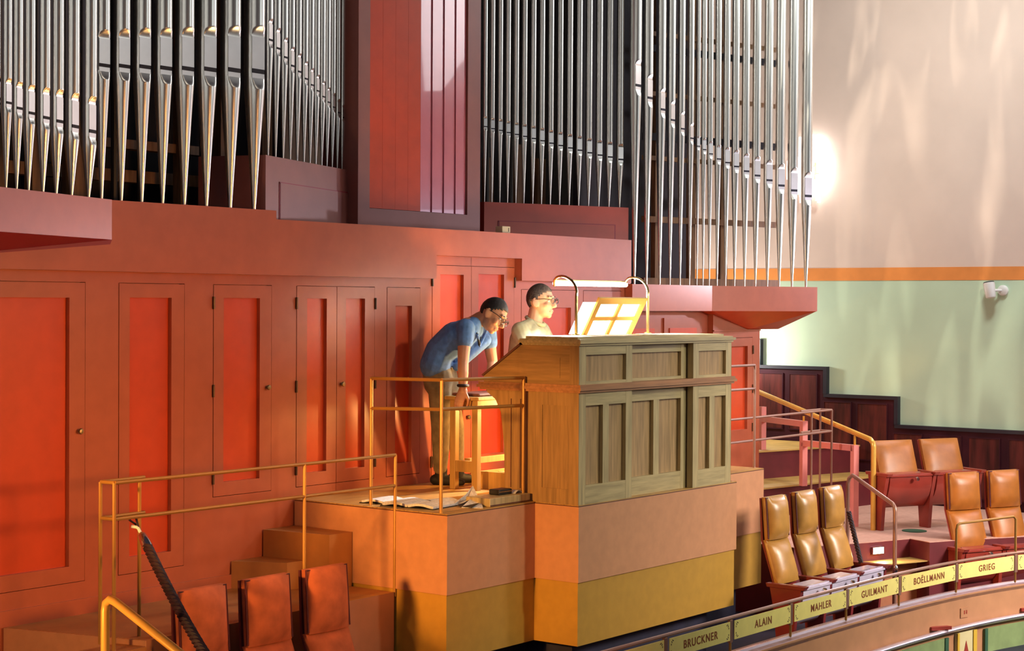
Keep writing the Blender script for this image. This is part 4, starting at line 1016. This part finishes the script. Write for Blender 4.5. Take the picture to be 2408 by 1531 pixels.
def hand(mb, w_, d, n, t, k=1.0, curl=.5):
    """w_ wrist point, d direction of the fingers, n back-of-hand normal, t thumb side"""
    P = lambda a, b, c=0: w_+d*(a*k)+t*(b*k)+n*(c*k)
    for b in (-.027, -.009, .009, .027): mb.cap(P(.0, b*.7), .018*k, P(.085, b), .0135*k, 8)
    for b, ln in ((-.029, .062), (-.0095, .078), (.010, .083), (.030, .074)):
        p = P(.085, b); dirv = d; r = .0098
        for i, fr in enumerate((.45, .32, .23)):
            ang = curl*(.5+.5*i); dirv = (dirv*cos(ang)-n*sin(ang)).normalized() if i or curl > .2 else d
            q = p+dirv*(ln*fr*k); mb.cap(p, r*k, q, (r-.0012)*k, 8); p = q; r -= .0012
    p = P(.02, .028); q = P(.052, .058, -.008); mb.cap(p, .015*k, q, .0115*k, 8)
    q2 = P(.080, .062, -.022); mb.cap(q, .0115*k, q2, .0095*k, 8); mb.cap(q2, .0095*k, P(.100, .056, -.034), .008*k, 8)
D_ = dep
# --- man in the blue shirt bending over the bench
fw_ = (Rv*.80-Uv*.62-Fv*.42).normalized(); sl_ = None
up_ = (Rv*.62+Uv*.78); up_ = (up_-fw_*up_.dot(fw_)).normalized(); le_ = up_.cross(fw_).normalized()
hc = D_(1161, 738, 12.47)
pelv = D_(1033, 868, 12.50); lat = (Fv*.97-Rv*.0+Rv*.22).normalized()     # lateral axis: towards his left
Rsh, Lsh = D_(1094, 772, 12.33), D_(1146, 778, 12.66)
neck = D_(1127, 752, 12.49)
bd = MB()
head_parts(bd, hc, fw_, up_, le_, 1.0)
limb(bd, [(D_(1113, 762, 12.5), .062), (neck, .056), (hc-up_*.045-fw_*.035, .054)])
# torso
for o_ in (-.085, .0, .085):
    limb(bd, [(pelv+lat*o_, .105), (D_(1042, 825, 12.5)+lat*o_, .098), (D_(1077, 792, 12.5)+lat*o_*1.1, .105), (D_(1108, 772, 12.5)+lat*o_*1.05, .080)])
# legs
Rh, Lh = D_(1034, 884, 12.40), D_(1047, 884, 12.60)
Rk, Lk = D_(1036, 1004, 12.50), D_(1071, 1000, 12.66)
Ra, La = D_(1037, 1112, 12.62), D_(1077, 1108, 12.74)
limb(bd, [(Rh, .082), (Rk, .058), (Rk*.6+Ra*.4, .056), (Ra, .038)]); limb(bd, [(Lh, .082), (Lk, .056), (Lk*.6+La*.4, .054), (La, .038)])
# arms
Re, Rw = D_(1089, 852, 12.27), D_(1089, 918, 12.22)
Le, Lw = D_(1158, 852, 12.66), D_(1152, 905, 12.58)
limb(bd, [(Rsh, .056), (Rsh*.5+Re*.5, .048), (Re, .040), (Re*.6+Rw*.4, .039), (Rw, .027)])
limb(bd, [(Lsh, .054), (Lsh*.5+Le*.5, .046), (Le, .039), (Le*.6+Lw*.4, .037), (Lw, .026)])
hd1 = (Rv*-.30-Uv*.86-Fv*.30).normalized(); hn1 = (Fv*-.80+Uv*.45-Rv*.25); hn1 = (hn1-hd1*hn1.dot(hd1)).normalized(); ht1 = hd1.cross(hn1).normalized()
if ht1.dot(Rv) < 0: ht1 = -ht1
hand(bd, Rw, hd1, hn1, ht1, .95, .55)
hand(bd, Lw, (-Uv*.8+Rv*.2).normalized(), Fv, Rv, .95, .35)
p1 = remeshed(bd, 'person', M['skin'], None, .0055, 3)
tag(p1, 'person in a blue short sleeved shirt and glasses bending over the organ bench', 'person')
sh = MB()
for o_ in (-.088, .0, .088):
    limb(sh, [(D_(1032, 858, 12.5)+lat*o_*1.15, .112), (D_(1044, 825, 12.5)+lat*o_*1.1, .110), (D_(1080, 795, 12.5)+lat*o_*1.15, .122), (D_(1108, 776, 12.5)+lat*o_*1.05, .090)])
limb(sh, [(Rsh+V((0, 0, .0)), .070), (Rsh*.62+Re*.38, .064)]); limb(sh, [(Lsh, .068), (Lsh*.62+Le*.38, .062)])
limb(sh, [(D_(1112, 764, 12.42), .060), (D_(1116, 766, 12.56), .060)])
sh.cap(D_(1075, 862, 12.42), .035, D_(1140, 800, 12.55), .05)
shirt = remeshed(sh, 'shirt', M['blueshirt'], p1, .007, 5)
# collar opening and side vent trim
MB().tube([D_(1123, 786, 12.35), D_(1128, 814, 12.42), D_(1141, 788, 12.52), D_(1146, 766, 12.56)], .008, 8).build('placket', M['blueshirt'], shirt, smooth=True)
MB().tube([D_(1121, 782, 12.352), D_(1127, 810, 12.40), D_(1131, 792, 12.40)], [.004, .012, .004], 8).build('button_band', M['black'], shirt, smooth=True)
MB().tube([D_(1004, 862, 12.345), D_(1018, 851, 12.325), D_(1029, 846, 12.318), D_(1029, 866, 12.325)], .0075, 6).build('vent_trim', M['black'], shirt, smooth=True)
tr = MB()
for o_ in (-.075, .0, .075): limb(tr, [(D_(1034, 870, 12.5)+lat*o_, .108), (D_(1034, 900, 12.5)+lat*o_*1.05, .098)])
limb(tr, [(Rh, .094), (Rh*.4+Rk*.6, .080), (Rk, .070), (Rk*.5+Ra*.5, .064), (D_(1035, 1100, 12.6), .052)])
limb(tr, [(Lh, .092), (Lh*.4+Lk*.6, .074), (Lk, .064), (Lk*.5+La*.5, .056), (D_(1076, 1098, 12.72), .048)])
remeshed(tr, 'trousers', M['jeans'], p1, .008, 5)
def shoe(ank, d, sole_z):
    mb = MB(); b = V((ank.x, ank.y, sole_z+.035)); s_ = d.cross(V((0, 0, 1)))
    mb.cap(b-d*.045, .040, b+d*.03, .042); mb.cap(b+d*.02, .042, b+d*.12+V((0, 0, -.008)), .030); mb.cap(b+d*.12+V((0, 0, -.008)), .032, b+d*.165+V((0, 0, -.012)), .022)
    mb.cap(V((ank.x, ank.y, sole_z+.05)), .044, V((ank.x, ank.y, sole_z+.11)), .048)
    mb.box(b.x-.03, b.x+.03, b.y-.03, b.y+.03, sole_z, sole_z+.03)
    return remeshed(mb, 'shoe', M['shoe'], p1, .006, 2)
shoe(Ra, (Rv*.35-Fv*.75).normalized()*1.0 if False else V((.30, -.95, 0)).normalized(), 0.0); shoe(La, V((.86, -.5, 0)).normalized(), 0.0)
MB().tube([Rw+(Re-Rw).normalized()*.035+(Rv*cos(2*pi*i/12)+Fv*sin(2*pi*i/12))*.034 for i in range(12)], .011, 8, closed=True).build('watch_strap', M['black'], p1, smooth=True)
head_extras(p1, hc, fw_, up_, le_, M['hairb'])

# --- organist in the pale olive shirt
fw2 = (Rv*.90-Uv*.06-Fv*.42).normalized(); up2 = (Uv*.99+Rv*.06); up2 = (up2-fw2*up2.dot(fw2)).normalized(); le2 = up2.cross(fw2).normalized()
DD = 13.0
hc2 = D_(1272, 706, DD)
bd = MB(); head_parts(bd, hc2, fw2, up2, le2, 1.03)
lat2 = (V((fw2.y, -fw2.x, 0))*-1).normalized()
nk = D_(1257, 755, DD); ch2 = D_(1248, 800, DD); pv2 = D_(1236, 925, DD); pv2.z = .785
limb(bd, [(D_(1252, 775, DD), .066), (nk, .060), (hc2-up2*.05-fw2*.025, .058)])
for o_ in (-.085, 0, .085): limb(bd, [(pv2+lat2*o_, .095), (D_(1238, 860, DD)+lat2*o_, .095), (ch2+lat2*o_*1.1, .105), (D_(1257, 782, DD)+lat2*o_*.9, .075)])
sR = ch2-lat2*.185+Uv*.070; sL = ch2+lat2*.185+Uv*.070
fwd = V((fw2.x, fw2.y, 0)).normalized()
for sh_, sg in ((sR, -1), (sL, 1)):
    el = sh_+fwd*.12-V((0, 0, .23))+lat2*sg*.03; wr_ = V((el.x, el.y, .965))+fwd*.25-lat2*sg*.03
    limb(bd, [(sh_, .054), (sh_*.5+el*.5, .047), (el, .040), (el*.6+wr_*.4, .037), (wr_, .027)])
    hand(bd, wr_, (fwd-V((0, 0, .25))).normalized(), V((0, 0, 1)), lat2*-sg, .95, .35)
for sg in (-1, 1):
    h_ = pv2+lat2*.09*sg; kn_ = h_+fwd*.30-V((0, 0, .06)); an_ = V((kn_.x, kn_.y, .18))+fwd*.02
    limb(bd, [(h_, .085), (kn_, .058), (kn_*.6+an_*.4, .054), (an_, .038), (an_+fwd*.14-V((0, 0, .035)), .028)])
p2 = remeshed(bd, 'person', M['skin2'], None, .0055, 3)
tag(p2, 'person in a pale olive shirt and glasses seated at the organ console', 'person')
sh = MB()
for o_ in (-.088, 0, .088): limb(sh, [(pv2+V((0, 0, .03))+lat2*o_*1.1, .110), (D_(1238, 860, DD)+lat2*o_*1.1, .112), (ch2+lat2*o_*1.15, .118), (D_(1257, 785, DD)+lat2*o_*.95, .086)])
for sh_, sg in ((sR, -1), (sL, 1)):
    el = sh_+fwd*.12-V((0, 0, .23))+lat2*sg*.03; wr_ = V((el.x, el.y, .965))+fwd*.25-lat2*sg*.03
    limb(sh, [(sh_, .070), (sh_*.5+el*.5, .064), (el, .056), (el*.6+wr_*.4, .05)])
limb(sh, [(D_(1252, 770, DD)-lat2*.05, .066), (D_(1252, 770, DD)+lat2*.05, .066)])
for q_ in (sR, sL): limb(sh, [(D_(1253, 764, DD), .058), (q_, .066)])
s2_ = remeshed(sh, 'shirt', M['oliveshirt'], p2, .007, 4)
nb = D_(1259, 752, DD)
MB().tube([nb+(fwd*cos(2*pi*i/14)*.068+lat2*sin(2*pi*i/14)*.066)+V((0, 0, -.010-.03*cos(2*pi*i/14))) for i in range(14)], .014, 8, closed=True).build('collar', M['oliveshirt'], s2_, smooth=True)
tr = MB()
for sg in (-1, 1):
    h_ = pv2+lat2*.09*sg; kn_ = h_+fwd*.30-V((0, 0, .06)); an_ = V((kn_.x, kn_.y, .20))+fwd*.02
    limb(tr, [(h_, .097), (kn_, .070), (kn_*.6+an_*.4, .062), (an_, .052)])
limb(tr, [(pv2-lat2*.08, .104), (pv2+lat2*.08, .104)])
remeshed(tr, 'trousers', M['jeans'], p2, .008, 4)
head_extras(p2, hc2, fw2, up2, le2, M['hairg'], 1.03)
